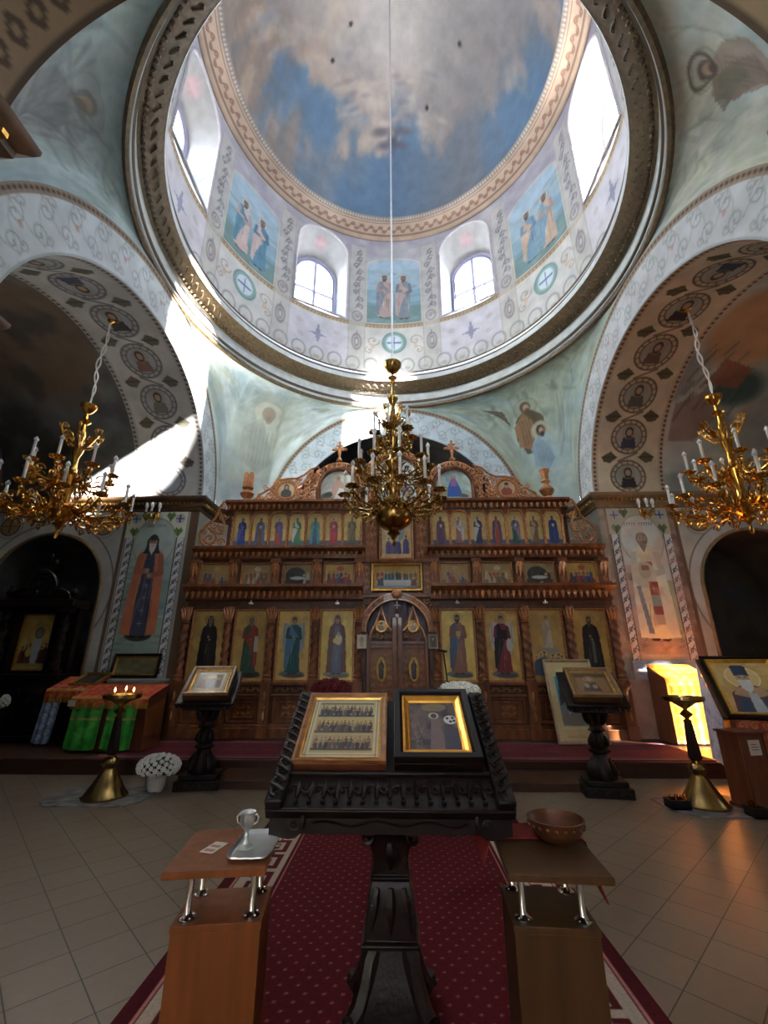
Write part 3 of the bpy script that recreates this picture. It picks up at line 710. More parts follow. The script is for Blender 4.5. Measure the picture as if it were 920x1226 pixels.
# ---- drum
RD = 4.25; ZB, ZT = 8.95, 14.35
WAZ = [-30, 30, 90, 150, -150, -90]; WH = math.radians(10.7); SILL, SPR, CRN = 10.95, 13.3, 14.1
cd = 2*PI*RD
cv = Cv(cd, ZT-ZB, .032, (160,158,168), -cd/2, ZB)
cv.clouds((150,146,166), 1.1, .45, .7, .6); cv.clouds((178,178,176), .6, .5, .75, .6)
X_ = lambda azd: math.radians(azd)*RD
cv.rect(-cd/2, cd/2, ZB, 10.8, (188,188,184)); cv.rect(-cd/2, cd/2, 10.76, 10.86, (186,160,120)); cv.rect(-cd/2, cd/2, 10.86, 10.9, (150,130,110))
x = -cd/2
while x < cd/2: cv.ell(x, 10.81, .035, .025, (130,104,80)); x += .11
for k in range(6):
    pc = 60*k-180; xc = X_(pc)
    hw = X_(11)
    for xc_ in ([xc] if k else [xc, -xc]):
        cv.rect(xc_-hw-.06, xc_+hw+.06, 10.9, 13.2, (190,180,160)); cv.ell(xc_, 13.1, hw+.06, .42, (190,180,160))
        cv.rect(xc_-hw, xc_+hw, 10.95, 13.15, (140,172,190)); cv.ell(xc_, 13.1, hw, .36, (150,178,196))
        cv.rect(xc_-hw, xc_+hw, 10.95, 11.7, (94,132,128)); cv.rect(xc_-hw, xc_+hw, 11.6, 12.2, (104,148,172), .7)
        for i in range(30): cv.ell(xc_+random.uniform(-hw,hw)*.85, random.uniform(11.,13.), .16, .06, random.choice([(120,160,180),(90,130,126),(150,170,180)]), .35)
        p = [((190,158,150),(96,120,150)), ((170,130,96),(186,150,120)), ((196,160,152),(60,120,150)), ((176,140,130),(110,120,130)), ((96,140,170),(190,150,120)), ((150,110,100),(90,130,150))][k]
        saint(cv, xc_-.28, 11.15, 1.7, p[0], p[1], (80,64,54), 1, (190,190,180)); saint(cv, xc_+.3, 11.1, 1.72, p[1], p[0], (96,76,60), 1, (190,190,180))
        cv.rect(xc_-hw, xc_+hw, 10.95, 13.0, (150,165,175), .2)
        # base panels
        cv.ell(xc_, 10.25, .34, .36, (120,160,152)); cv.ring(xc_, 10.25, .34, .03, (90,124,116), 1, .36); cv.ell(xc_, 10.25, .24, .26, (184,200,210)); cv.cross(xc_, 10.25, .22, (96,116,160), .9, .05)
        for d in (-1, 1):
            cv.spiral(xc_+d*.62, 10.3, .2, .03, (150,136,120), .8, 1.4, 0, d); cv.spiral(xc_+d*.72, 9.95, .13, .025, (150,136,120), .8, 1.3, 2, -d)
            cv.ell(xc_+d*.62, 10.1, .06, .1, (196,160,120), .7)
for wz in WAZ:
    xc = X_(wz)
    cv.rect(xc-.95, xc+.95, 9.5, 10.7, (190,188,196)); cv.poly([(xc-.25,10.1),(xc,10.18),(xc+.25,10.1),(xc+.08,10.05),(xc,9.8),(xc-.08,10.05)], (136,140,166)); cv.poly([(xc,10.5),(xc+.08,10.15),(xc,9.8),(xc-.08,10.15)], (136,140,166))
    for d in (-1, 1):
        cv.ell(xc+d*.55, 10.35, .1, .08, (176,166,170), .7); cv.ell(xc+d*.5, 9.9, .1, .08, (176,166,170), .7)
    for d in (-1, 1):   # pilaster strips with scrolls
        xp = xc+d*X_(15.2)*1.; cv.rect(xp-.24, xp+.24, 9.1, 13.9, (176,174,166), .7); cv.rect(xp-.25, xp-.23, 9.5, 13.9, (160,150,140), .6); cv.rect(xp+.23, xp+.25, 9.5, 13.9, (160,150,140), .6)
        z = 11.5
        while z < 13.6: cv.spiral(xp+.06*(1 if int(z*10)%2 else -1), z, .11, .028, (104,104,108), .8, 1.2, z, 1); cv.line([(xp-.06,z-.1),(xp+.06,z+.16)], .03, (112,110,108), .8); z += .26
        cv.ring(xp, 11.12, .14, .035, (126,118,116), .9, .17); cv.spiral(xp, 11.12, .1, .02, (126,118,116), .9)
        cv.ring(xp, 10.2, .13, .04, (130,120,124), .9, .26); cv.ring(xp, 10.2, .06, .03, (120,112,112), .9, .14); cv.cross(xp, 10.5, .08, (130,120,124), .8, .03)
x = -cd/2+.2; i = 0
while x < cd/2:
    cv.ring(x, 9.45, .19, .04, (136,136,136), .9, .22); cv.ell(x, 9.36, .09, .06, (160,150,140), .7); x += .52
cv.rough(.06, .3)
azm = cv.X/RD; hole = np.zeros(cv.X.shape, bool)
for wz in WAZ:
    xo = (cv.X-X_(wz)+cd/2) % cd - cd/2; w = WH*RD
    hole |= (np.abs(xo) < w) & (cv.Y > SILL) & ((cv.Y < SPR) | (np.hypot(xo/w, (cv.Y-SPR)/(CRN-SPR)) < 1))
o = cv.build('wall_drum', lambda U, V: (RD*np.sin((U-.5)*2*PI), D+RD*np.cos((U-.5)*2*PI), ZB+V*(ZT-ZB)), M['plaster'])
bm = bmesh.new(); bm.from_mesh(o.data); bm.verts.ensure_lookup_table()
bmesh.ops.delete(bm, geom=[bm.verts[i] for i in np.nonzero(hole.ravel())[0]], context='VERTS'); bm.to_mesh(o.data); bm.free(); S(o)

def win_outline(k, w, z0, zs, zc):
    return [(-w, z0), (w, z0)] + [(w*cos(PI*i/k), zs+(zc-zs)*sin(PI*i/k)) for i in range(k+1)]
for wi, wz in enumerate(WAZ):
    a = math.radians(wz); d = Vector((sin(a), cos(a), 0)); tn = Vector((cos(a), -sin(a), 0))
    P3 = lambda r, u, z: tuple(Vector((0, D, 0)) + d*(r*cos(u/RD) if r < 4.5 else r) + tn*u*(sin(u/RD)/(u/RD) if r < 4.5 and abs(u) > 1e-6 else 1) + Vector((0,0,z)))
    # splayed reveal with a painted cross, plaster
    U0 = win_outline(24, WH*RD+.012, SILL-.012, SPR, CRN+.012); U1 = win_outline(24, .68, SILL+.02, 12.8, 13.45)
    def dens(o): # subdivide jambs
        return o
    n = len(U0); rows = 8
    W_ = 2*(2.4)+1.8
    per = [0.]
    for (xa, za), (xb, zb) in zip(U0[1:-1], U0[2:]): per.append(per[-1]+math.hypot(xb-xa, zb-za))
    # reveal shell: parameter along the arch from right foot over the crown to the left foot
    def rev(U, V):
        zs = SPR-SILL; Lf = 2*zs+2.0
        s = U*Lf
        def curve(w, z0, zsp, zc):
            j = zsp-z0
            x = np.where(s < zs, w, np.where(s > zs+2.0, -w, w*np.cos(PI*np.clip((s-zs)/2.0, 0, 1))))
            z = np.where(s < zs, z0+j*s/zs, np.where(s > zs+2.0, z0+j*(Lf-s)/zs, zsp+(zc-zsp)*np.sin(PI*np.clip((s-zs)/2.0, 0, 1))))
            return x, z
        x0, z0 = curve(WH*RD+.012, SILL-.012, SPR, CRN+.012); x1, z1 = curve(.7, SILL-.05, 12.8, 13.47)
        x = x0+(x1-x0)*V; z = z0+(z1-z0)*V; r = 4.235*np.cos(x0/RD)+(4.95-4.235*np.cos(x0/RD))*V
        return (d.x*r+tn.x*x, D+d.y*r+tn.y*x, z)
    cw = Cv(2*(SPR-SILL)+2., .72, .04, (164,162,156), 0, 0); cw.rough(.06, .3); Lf = cw.W
    for b in (0, Lf-1.5): cw.rect(b, b+1.5, 0, .72, (142,158,174), .7)
    for b, dd in ((.1, 1), (Lf-.1, -1)):
        cw.line([(b,.36),(b+dd*1.3,.36)], .03, (110,130,150), .8)
        for k in range(4): cw.line([(b+dd*(.3+.27*k),.36),(b+dd*(.5+.27*k),.36+.2*(1 if k%2 else -1))], .045, (110,130,150), .8)
    for da in range(4): cw.ell(Lf/2+.1*cos(da*PI/2+.7), .3+.1*sin(da*PI/2+.7), .07, .07, (184,150,150), .9)
    cw.cross(Lf/2, .3, .18, (190,156,156), .8, .05)
    S(cw.build('wall_drum_reveal', rev, M['plaster']))
    S(MB().tube([P3(4.245, x, z) for x, z in win_outline(24, WH*RD+.01, SILL-.01, SPR, CRN+.01)], .04, 6, closed=True).build('wall_drum_reveal_edge', M['edge']))
    mb = MB(); mb.add([P3(4.235,-.8,SILL-.01), P3(4.235,0,SILL-.01), P3(4.235,.8,SILL-.01), P3(4.95,.72,SILL-.05), P3(4.95,-.72,SILL-.05)], [(0,1,2,3,4)]); S(mb.build('wall_drum_sill', M['white'], smooth=0))
    w = S(MB().tube([P3(4.9, x, z) for x, z in win_outline(24, .68, SILL-.02, 12.8, 13.45)], .075, 6, closed=True).build('window_%d' % (wi+1), M['frame']))
    mb = MB(); mb.tube([P3(4.9,0,SILL), P3(4.9,0,13.4)], .05, 6); mb.tube([P3(4.9,-.68,12.2), P3(4.9,.68,12.2)], .05, 6); mb.tube([P3(4.9,.33,SILL+.02), P3(4.9,.33,12.2)], .02, 5)
    mb.tube([P3(4.88,x,z) for x, z in win_outline(24, .6, SILL+.06, 12.8, 13.36)], .025, 5, closed=True)
    par(mb.build('window_bars', M['frame']), w)
    mb = MB(); oo = win_outline(24, .67, SILL, 12.8, 13.44); mb.add([P3(4.93, x, z) for x, z in oo], [tuple(range(len(oo)))]); par(mb.build('pane', M['glass'], smooth=0), w)

# ---- moulding at the foot of the dome, painted with scrolls
H4, H3 = 14.25, 14.56
cv = Cv(2*PI*4.1, .7, .025, (178,150,126), -PI*4.1, 0); cv.rough(.06,.4)
cv.rect(-13, 13, 0, .04, (104,84,76)); cv.rect(-13, 13, .12, .15, (130,104,88)); cv.rect(-13, 13, .5, .53, (130,104,88)); cv.rect(-13, 13, .6, .7, (128,120,112))
x = -12.8
while x < 12.9:
    cv.line([(x+.3*k/8, .32+.1*sin(PI*k/4)) for k in range(9)], .03, (132,96,80), .9); cv.spiral(x+.08, .36, .07, .022, (132,96,80), .9, 1.2); cv.spiral(x+.22, .27, .07, .022, (132,96,80), .9, 1.2, PI); x += .3
x = -12.8
while x < 12.9: cv.ell(x, .65, .025, .025, (190,170,150)); x += .09
def moul(U, V):
    a = (U-.5)*2*PI; r = np.interp(V, [0,.1,.2,.5,.75,.9,1], [4.3,4.17,4.1,4.0,3.86,3.78,3.7]); z = np.interp(V, [0,.1,.2,.5,.75,.9,1], [14.2,14.22,14.3,14.44,14.5,14.52,14.58])
    return (r*np.sin(a), D+r*np.cos(a), z)
S(cv.build('trim_dome_moulding', moul, M['plaster']))
# ---- dome painted with a cloudy sky
RDM, HDM = 3.72, 3.6
nR, nA = 110, 360
cv = Cv(1, 1, 1/nR, (0,0,0), 0, 0); 
cv = Cv(float(nA), float(nR), 1., (70,116,160), 0, 0)
a = (cv.X/nA-.5)*2*PI; rr = cv.Y/nR               # rr 0 rim .. 1 crown
el = np.pi/2*rr; px_ = np.cos(el)*np.sin(a); py_ = np.cos(el)*np.cos(a)
def plan(cell, seed, oct=5):
    g = vnoise(400, 400, cell, oct, seed); i = np.clip(((px_+1)/2*399).astype(int), 0, 399); j = np.clip(((py_+1)/2*399).astype(int), 0, 399); return g[j, i]
n1 = plan(110, 3); n2 = plan(45, 5); n3 = plan(20, 9)
rad = np.hypot(px_, py_)
cv.mix((n1-.45)*4, (52,98,144), .8)
aa = np.abs(np.degrees(a)); lim = .80+.3*np.clip((aa-62)/40,0,1)
cl = (lim-rad)*3.2 + (n2-.5)*2.0 + (n1-.5)*1.2
cv.mix(cl*2.2, (150,136,128)); cv.mix((n2-.45)*4*np.clip(cl*2,0,1), (196,166,142), .85); cv.mix((n3-.5)*5*np.clip(cl*2,0,1), (128,116,116), .55)
cv.mix((.8-rad)*1.8+(n2-.5), (190,184,176), .75); cv.mix(np.clip(px_*1.6+.1,0,1)*np.clip((n1-.42)*5,0,1), (112,112,116), .75); cv.mix(np.clip(-px_*1.5-.2,0,1)*np.clip((n2-.45)*5,0,1), (176,140,112), .8); cv.mix(np.clip(-px_*2-1.1,0,1)*np.clip((n3-.4)*5,0,1), (104,92,84), .7)  # whitish centre: glare haze mixed into the cloud colours
cv.a = cv.a*.8+.2*np.array([.62,.60,.58]); cv.sat = .7  # pale haze veil blended over the whole painted sky
# seraph among the clouds
d = np.hypot((px_-.0)/1., (py_-.78)/.8)
for ox, oy, rx, ry, c in ((0,.78,.035,.05,(74,80,104)), (-.09,.74,.08,.022,(104,100,110)), (.09,.74,.08,.022,(104,100,110)), (-.07,.8,.06,.02,(96,94,110)), (.07,.8,.06,.02,(96,94,110)), (0,.83,.02,.03,(90,96,130)), (0,.75,.018,.02,(170,140,120))):
    cv.mix(1.4-np.hypot((px_-ox)/rx, (py_-oy)/ry)*1.0, c, .85)
for k in range(26):
    t = random.uniform(-.7,.7); s = random.uniform(.55,.9); cv.mix(1.3-np.hypot((px_-t*.6)/.05, (py_-s*.8)/.016), random.choice([(128,116,112),(200,176,156),(120,120,132)]), .45)
for ox, oy in ((-.45,.35),(.5,.28),(.28,.62),(-.3,.2)): cv.mix(1.6-np.hypot((px_-ox)/.012,(py_-oy)/.012), (40,36,36), .9)
S(cv.build('ceiling_dome', lambda U, V: (RDM*np.cos(PI/2*V)*np.sin((U-.5)*2*PI), D+RDM*np.cos(PI/2*V)*np.cos((U-.5)*2*PI), 14.56+HDM*np.sin(PI/2*V)), M['plaster']))
# ------------------------------------------------------------------ carving helpers
def spiral_pts(cx, y, cz, r, turns=1.4, rot=0., d=1, n=13, y2=None):
    return [(cx+r*(1-t)*cos(rot+d*t*turns*2*PI), y+((y2-y)*t if y2 else 0), cz+r*(1-t)*sin(rot+d*t*turns*2*PI)) for t in np.linspace(0, .9, n)]
def scroll(mb, cx, y, cz, r, rot=0., d=1, w=None, turns=1.4, n=13):
    w = w or r*.16
    mb.tube(spiral_pts(cx, y, cz, r, turns, rot, d, n), [w*(1-.45*i/(n-1)) for i in range(n)], 5)
    mb.ball((cx, y, cz), r*.17, r*.17, r*.17, 6, 4)
def leaf(mb, p0, p1, w, y=None):
    a = Vector(p0); b = Vector(p1); k = 5
    mb.tube([a.lerp(b, i/k) for i in range(k+1)], [w*(.25+.75*sin(PI*min(1, (i+.6)/k))) if i < k else w*.1 for i in range(k+1)], 5)
def carve(mb, x0, x1, z0, z1, y, cell):
    nx = max(1, int(round((x1-x0)/cell))); nz = max(1, int(round((z1-z0)/cell))); cx = (x1-x0)/nx; cz = (z1-z0)/nz
    for i in range(nx):
        for j in range(nz):
            x = x0+(i+.5)*cx; z = z0+(j+.5)*cz; r = min(cx, cz)*.27; q = 1 if (i+j) % 2 else -1
            scroll(mb, x-cx*.22, y, z+q*cz*.12, r, PI/2*q, q); scroll(mb, x+cx*.22, y, z-q*cz*.12, r, -PI/2*q, q)
            leaf(mb, (x-cx*.1, y, z-cz*.4*q), (x+cx*.12, y, z+cz*.42*q), r*.3)
def leaf_drops(mb, x0, x1, z, y, step, h):
    n = int((x1-x0)/step)
    for i in range(n):
        x = x0+(i+.5)*(x1-x0)/n
        leaf(mb, (x, y, z), (x, y-.01, z-h), step*.3); scroll(mb, x+step*.45, y, z-h*.25, step*.26, 0, 1, None, 1.1, 9)
def arch_pts(cx, zs, rx, rz, n=16): return [(cx+rx*cos(PI*i/n), zs+rz*sin(PI*i/n)) for i in range(n+1)]
def frame_rect(mb, x0, x1, z0, z1, y, w, dp):
    P = [[(x0,z0),(x1,z0),(x1,z1),(x0,z1)], [(x0+w,z0+w),(x1-w,z0+w),(x1-w,z1-w),(x0+w,z1-w)]]
    m = w*.45
    Q = [(0,0,0),(0,0,-dp),(m,0,-dp),(w,0,-dp*.35),(w,0,0)]
    for i in range(4):
        j = (i+1)%4; vs = []
        for (xa, za) in (P[0][i], P[0][j]):
            sx = 1 if xa == x0 else -1; sz = 1 if za == z0 else -1
            for o, _, d in Q: vs.append((xa+sx*o, y+d, za+sz*o))
        mb.add(vs, [(k, k+1, 5+k+1, 5+k) for k in range(4)])

# ------------------------------------------------------------------ iconostasis
YB = 8.62      # icon plane
ic = thing('iconostasis', 'carved walnut icon screen with three tiers of gold-ground icons across the altar front', 'iconostasis', (0, 8.5, PL))
mb = MB()
for s in (-1, 1):
    xs = sorted((s*.66, s*4.17)); mb.box(xs[0], xs[1], YB, YB+.1, PL, 3.45); xs = sorted((s*.66, s*3.55)); mb.box(xs[0], xs[1], YB, YB+.1, 3.45, 4.66)
pts = [(-.66, 2.05)] + [(-.6*cos(PI*i/16), 2.05+.6*sin(PI*i/16)) for i in range(17)] + [(.66, 2.05), (.66, 4.9), (-.66, 4.9)]
mb.prism(pts, YB, YB+.1)
for s in (-1, 1): xs = sorted((s*.6, s*.66)); mb.box(xs[0], xs[1], YB, YB+.1, PL, 2.05)
mb.build('screen_board', M['wooddk'], ic)
mb = MB()
for s in (-1, 1):
    xs = sorted((s*.68, s*4.18)); mb.box(xs[0], xs[1], YB-.16, YB, PL, .36); mb.box(xs[0], xs[1], YB-.1, YB, .36, .42); mb.box(xs[0], xs[1], YB-.1, YB, 1.08, 1.13); mb.box(xs[0], xs[1], YB-.07, YB, .88, .92)
mb.build('plinth', M['wood'], ic, bevel=.008)
CX = [.745, 1.575, 2.425, 3.265, 4.09]
def column(x):
    mb = MB(); y = YB-.14
    mb.box(x-.085, x+.085, y-.05, YB, .36, 1.1); mb.box(x-.1, x+.1, y-.07, YB, PL, .42); mb.box(x-.1, x+.1, y-.07, YB, 1.08, 1.14)
    mb.lathe([(.09,1.14),(.09,1.18),(.07,1.2),(.082,1.24),(.06,1.27)], 16, (x,y,0))
    mb.twist(x, y, 1.27, 2.18, .062, 2, 5.5 if x < 0 else -5.5, 14, 60, .2)
    mb.lathe([(.06,2.18),(.082,2.2),(.06,2.23),(.07,2.26),(.09,2.42),(.1,2.5)], 12, (x,y,0))
    c = mb.build('column', M['wood'], ic, bevel=0)
    q = MB()
    for a in range(-2, 3): leaf(q, (x+.05*sin(a*.7), y-.06*cos(a*.7), 2.24), (x+.11*sin(a*.7), y-.11*cos(a*.7), 2.47), .026)
    for d in (-1, 1): scroll(q, x+d*.06, y-.09, 2.44, .045, PI/2, d)
    q.build('capital', M['woodlt'], c)
    q = MB(); scroll(q, x, y-.055, .72, .05, PI/2, 1); leaf(q, (x,y-.055,.5), (x,y-.055,.66), .025); leaf(q, (x,y-.055,.98), (x,y-.055,.8), .025)
    q.build('carving', M['woodlt'], c)
for s in (-1, 1):
    for x in CX: column(s*x)
# cornices
def cornice(x0, x1, z0, z1, dp, drop):
    mb = MB(); pr = [(0,z0),(-dp*.35,z0+.03),(-dp*.4,z0+(z1-z0)*.45),(-dp*.75,z0+(z1-z0)*.65),(-dp,z1-.05),(-dp,z1),(0,z1)]
    vs = [(x, YB+o, z) for x in (x0, x1) for o, z in pr]; n = len(pr)
    mb.add(vs, [(i, i+1, n+i+1, n+i) for i in range(n-1)]+[tuple(range(n-1,-1,-1)), tuple(range(n, 2*n))])
    c = mb.build('cornice', M['wood'], ic, smooth=20)
    q = MB(); leaf_drops(q, x0, x1, z0+(z1-z0)*.62, YB-dp*.62, .115, drop); q.build('leaf_frieze', M['woodlt'], c)
for s in (-1, 1):
    a, b = sorted((s*.66, s*4.19)); cornice(a, b, 2.62, 2.92, .3, .16)
    a, b = sorted((s*.62, s*4.13)); cornice(a, b, 3.44, 3.7, .26, .12)
    a, b = sorted((s*.5, s*3.58)); cornice(a, b, 4.5, 4.7, .24, .12)
# consoles of the feast tier
for s in (-1, 1):
    for x in CX:
        x = s*min(x, 4.07); mb = MB(); mb.box(x-.08, x+.08, YB-.14, YB, 2.92, 3.44); mb.box(x-.1, x+.1, YB-.19, YB, 3.36, 3.44); mb.box(x-.1, x+.1, YB-.19, YB, 2.92, 2.97)
        b = mb.build('console', M['wood'], ic, bevel=.008); q = MB()
        for d in (-1, 0, 1): leaf(q, (x+d*.03,YB-.2,3.36), (x+d*.07,YB-.17,3.12), .035)
        scroll(q, x, YB-.17, 3.02, .05, PI/2, 1); leaf(q, (x,YB-.22,3.34), (x,YB-.19,3.05), .03)
        q.build('acanthus', M['woodlt'], b)
GOLD = (228,184,88)
def goldcv(w, h, res=.0105, g=GOLD):
    cv = Cv(w, h, res, g, -w/2, 0); cv.clouds(dk(g,1.18), .25, .45, .7, .6); cv.clouds(dk(g,.8), .15, .5, .8, .5); return cv
def icon_part(name, label, x, z0, w, h, cv, fw=.035, y=None, m='icon', fm=None, dp=.045):
    y = YB-.012 if y is None else y
    o = cv.build(name, plane_fn((x-w/2,y,z0), (w,0,0), (0,0,h)), M[m], ic); o['label'] = label
    q = MB(); frame_rect(q, x-w/2-fw, x+w/2+fw, z0-fw, z0+h+fw, y+.01, fw, dp); q.build('icon_frame', fm or M['woodlt'], o)
    return o
IW, IH, IZ0 = .6, 1.26, 1.17
def ground(cv, c=(96,110,120), y=.1): cv.ell(0, y, .24, .06, c, .9); cv.ell(.05, y-.03, .2, .04, dk(c,.7), .8)
big = []  # gold grounds lighter towards the centre, window light mixed into the paint
cv = goldcv(IW, IH, g=(190,146,64)); ground(cv, (60,54,44)); saint(cv, .02, .1, 1.08, (34,28,26), (28,22,22), (110,104,96), 2, (190,150,70), None, None, (150,110,80), (36,30,28), 1); big.append((-4, 'icon of a monk in black robes', cv))
cv = goldcv(IW, IH, g=(196,152,68)); ground(cv, (50,62,56)); saint(cv, 0, .1, 1.08, (56,92,70), (170,62,38), (120,110,100), 2, (200,160,80), None, (150,60,40), (160,120,90), None, 2); cv.rect(.08,.16,.5,.78,(190,186,170)); big.append((-3, 'icon of a bishop in green and red vestments', cv))
cv = goldcv(IW, IH); ground(cv); saint(cv, 0, .1, 1.08, (24,92,96), (70,130,170), (100,70,44), 0, (226,190,100), (160,170,170)); big.append((-2, 'icon of an angel in teal robes', cv))
cv = goldcv(IW, IH, g=(238,200,92)); ground(cv, (110,120,124)); saint(cv, 0, .1, 1.1, (60,84,130), (92,42,50), (80,50,40), 0, (230,196,110), None, None, (176,130,96), (92,42,50), 1); cv.ell(.03,.72,.07,.1,(196,180,150)); cv.ell(.03,.82,.035,.042,(186,140,104)); cv.ell(-.03,.7,.05,.05,(220,180,60)); big.append((-1, 'icon of a mother in a maroon veil holding a child', cv))
cv = goldcv(IW, IH, g=(238,200,92)); ground(cv); saint(cv, 0, .1, 1.12, (150,92,70), (70,92,130), (86,56,36), 1, (230,196,110), None, (200,160,70), (180,132,98), None, 0); big.append((1, 'icon of a bearded figure in a blue cloak holding a book', cv))
cv = goldcv(IW, IH, g=(206,162,74)); ground(cv); saint(cv, 0, .1, 1.1, (136,40,48), (36,32,40), (110,74,44), 0, (206,166,84), (186,180,170)); cv.ell(.12,.62,.05,.12,(190,186,186)); cv.rect(-.09,.09,.72,.9,(34,30,36)); big.append((2, 'icon of an archangel in crimson and black', cv))
cv = goldcv(IW, IH, g=(188,146,66)); saint(cv, .02, .55, .62, (190,176,150), (170,150,130), (90,70,50), 0, (200,166,90)); cv.ell(0,.5,.2,.07,(150,140,130)); crowd(cv, -.26, -.05, .08, .42, 4, [(60,84,120),(80,96,120),(110,80,60)]); crowd(cv, .05, .27, .06, .42, 4, [(70,88,110),(120,90,80),(60,66,76)]); cv.ell(0,.2,.08,.14,(70,80,90)); big.append((3, 'icon of a white figure above a blue crowd', cv))
cv = goldcv(IW, IH, g=(188,148,66)); ground(cv, (50,46,44)); saint(cv, 0, .1, 1.08, (38,36,34), (30,27,26), (90,70,50), 2, (190,150,74), None, None, (160,120,88), None, 1); cv.rect(.0,.05,.3,.7,(90,104,90)); big.append((4, 'icon of a dark-robed bearded saint', cv))
for k, lb, cv in big:
    xa, xb = CX[abs(k)-1], CX[abs(k)]; x = (xa+xb)/2*(1 if k > 0 else -1); icon_part('icon', lb, x, IZ0, IW, IH, cv)
# dado panels with carving
for s in (-1, 1):
    for i in range(4):
        x = s*(CX[i]+CX[i+1])/2; mb = MB(); frame_rect(mb, x-.3, x+.3, .44, .86, YB, .045, .05); mb.box(x-.3, x+.3, YB-.012, YB, .44, .86); frame_rect(mb, x-.17, x+.17, .52, .78, YB-.012, .025, .03)
        p = mb.build('dado_panel', M['wood'], ic, smooth=0); q = MB(); carve(q, x-.145, x+.145, .545, .755, YB-.03, .1); q.build('panel_carving', M['woodlt'], p); q = MB(); carve(q, x-.29, x+.29, .94, 1.06, YB-.012, .1); q.build('frieze_carving', M['woodlt'], p)
# feast icons
fp = [[(60,90,150),(170,70,50),(190,150,110)],[(150,60,50),(110,90,70),(196,180,150)],[(50,60,60),(190,190,180),(90,60,50)],[(70,90,150),(60,70,110),(170,60,60)]]
fl = ['small gold scene icon of a group in blue and red','small scene icon of a seated crowd','small dark scene icon with a pale reclining figure','small scene icon of a row of blue robes','small scene icon with a blue reclining figure','small scene icon of figures by a dark gate','small scene icon of a gathering in brown light','small bright gold icon of an enthroned group']
fi = 0
for s in (-1, 1):
    for i in ((3,2,1,0) if s < 0 else (0,1,2,3)):
        x = s*(CX[i]+CX[i+1])/2; cv = goldcv(.56, .42, .0095, [(176,140,70),(160,130,76),(150,124,80),(196,154,62)][fi % 4]); pal = fp[fi % 4]
        cv.ell(0, .06, .26, .1, dk(pal[2],.6), .8); crowd(cv, -.24, .24, .1, .2, 6, pal); crowd(cv, -.2, .2, .03, .17, 4, pal)
        if fi % 4 == 2: cv.ell(-.04,.2,.2,.16,(44,48,44),.8); cv.ell(0,.14,.16,.035,(196,196,190)); cv.ell(.13,.2,.03,.03,(200,170,110))
        else: cv.ell(.02, .33, .07, .05, dk(pal[2],1.1), .8)
        icon_part('feast_icon', fl[fi], x, 2.94, .56, .42, cv, .03); fi += 1
# the apostle tier: arched icons between small twisted shafts
AP = [('blue robe',(40,60,150),(70,90,180)),('brown and blue robe',(110,70,50),(70,100,170)),('red and blue robe',(170,60,60),(80,80,150)),('green and white robe',(40,120,80),(210,210,200)),('navy and teal robe',(30,60,120),(60,160,160)),('crimson robe',(180,40,60),(150,40,60)),('olive robe',(90,90,60),(130,110,70)),
      ('purple robe',(90,60,110),(120,80,90)),('mauve and white robe',(150,96,96),(200,196,190)),('navy robe with white shawl',(36,48,90),(190,196,200)),('orange red robe',(190,70,36),(60,60,110)),('teal robe',(30,100,90),(130,100,150)),('brown robe',(130,96,64),(170,150,120)),('deep blue robe',(40,60,140),(50,70,130))]
i = 0
for s in (-1, 1):
    for k in (range(6,-1,-1) if s < 0 else range(7)):
        x = s*(.925+.386*k); nm, rb, mt = AP[i]; w, h = .33, .72
        cv = goldcv(w, h, .009, (208,176,96)); cv.rect(-w/2, w/2, 0, .12, (84,96,120)); saint(cv, 0, .04, .6, rb, mt, [(110,90,70),(70,50,40),(160,150,140)][i%3], 1, (232,206,130), None, (200,190,170) if i%2 else None, (180,136,104), None, i%3)
        icon_part('apostle_icon', 'arched gold icon of a standing figure in %s' % nm, x, 3.74, w, h, cv, .012); 
        mb = MB(); pr = [(x-.193,4.36)]+[(x-.165*cos(PI*t/12),4.36+.13*sin(PI*t/12)) for t in range(13)]+[(x+.193,4.36),(x+.193,4.52),(x-.193,4.52)]
        mb.prism(pr, YB-.06, YB); a = mb.build('arch_head', M['wood'], ic); q = MB()
        q.tube([(x-.165*cos(PI*t/12),YB-.065,4.36+.13*sin(PI*t/12)) for t in range(13)], .012, 5)
        for d in (-1, 1): scroll(q, x+d*.13, YB-.065, 4.48, .035, PI/2, d)
        q.build('carving', M['woodlt'], a); i += 1
    for k in range(8):
        x = s*(.732+.386*k); mb = MB(); mb.box(x-.03, x+.03, YB-.08, YB, 3.7, 3.76); mb.twist(x, YB-.05, 3.76, 4.34, .024, 2, 4.5*s, 10, 36, .22); mb.box(x-.032, x+.032, YB-.085, YB, 4.33, 4.37)
        mb.build('small_column', M['woodlt'], ic)
# carved side wings
for s in (-1, 1):
    mb = MB(); y = YB-.02
    mb.tube([(s*x,y,z) for x, z in ((3.58,4.68),(3.7,4.74),(3.76,4.6),(3.84,4.36),(4.0,4.2),(4.12,4.02),(4.08,3.84),(3.98,3.74),(3.6,3.73))], .028, 6)
    for x, z, r, rot, d in ((3.9,3.92,.17,PI/2,1),(3.7,4.12,.12,0,-1),(3.68,4.4,.1,PI,1),(3.7,4.62,.08,0,1),(3.66,3.84,.09,PI,-1),(4.05,4.06,.08,0,1),(3.85,4.22,.09,PI,1),(3.76,4.5,.05,0,-1)): scroll(mb, s*x, y, z, r, rot if s > 0 else PI-rot, d*s, r*.2, 1.6)
    for p, q_ in (((3.62,4.0),(3.78,4.28)),((3.62,4.2),(3.74,4.5)),((3.8,3.76),(4.06,3.9)),((3.86,4.1),(4.0,4.16))): leaf(mb, (s*p[0],y,p[1]), (s*q_[0],y,q_[1]), .03)
    mb.build('carved_wing', M['woodlt'], ic)
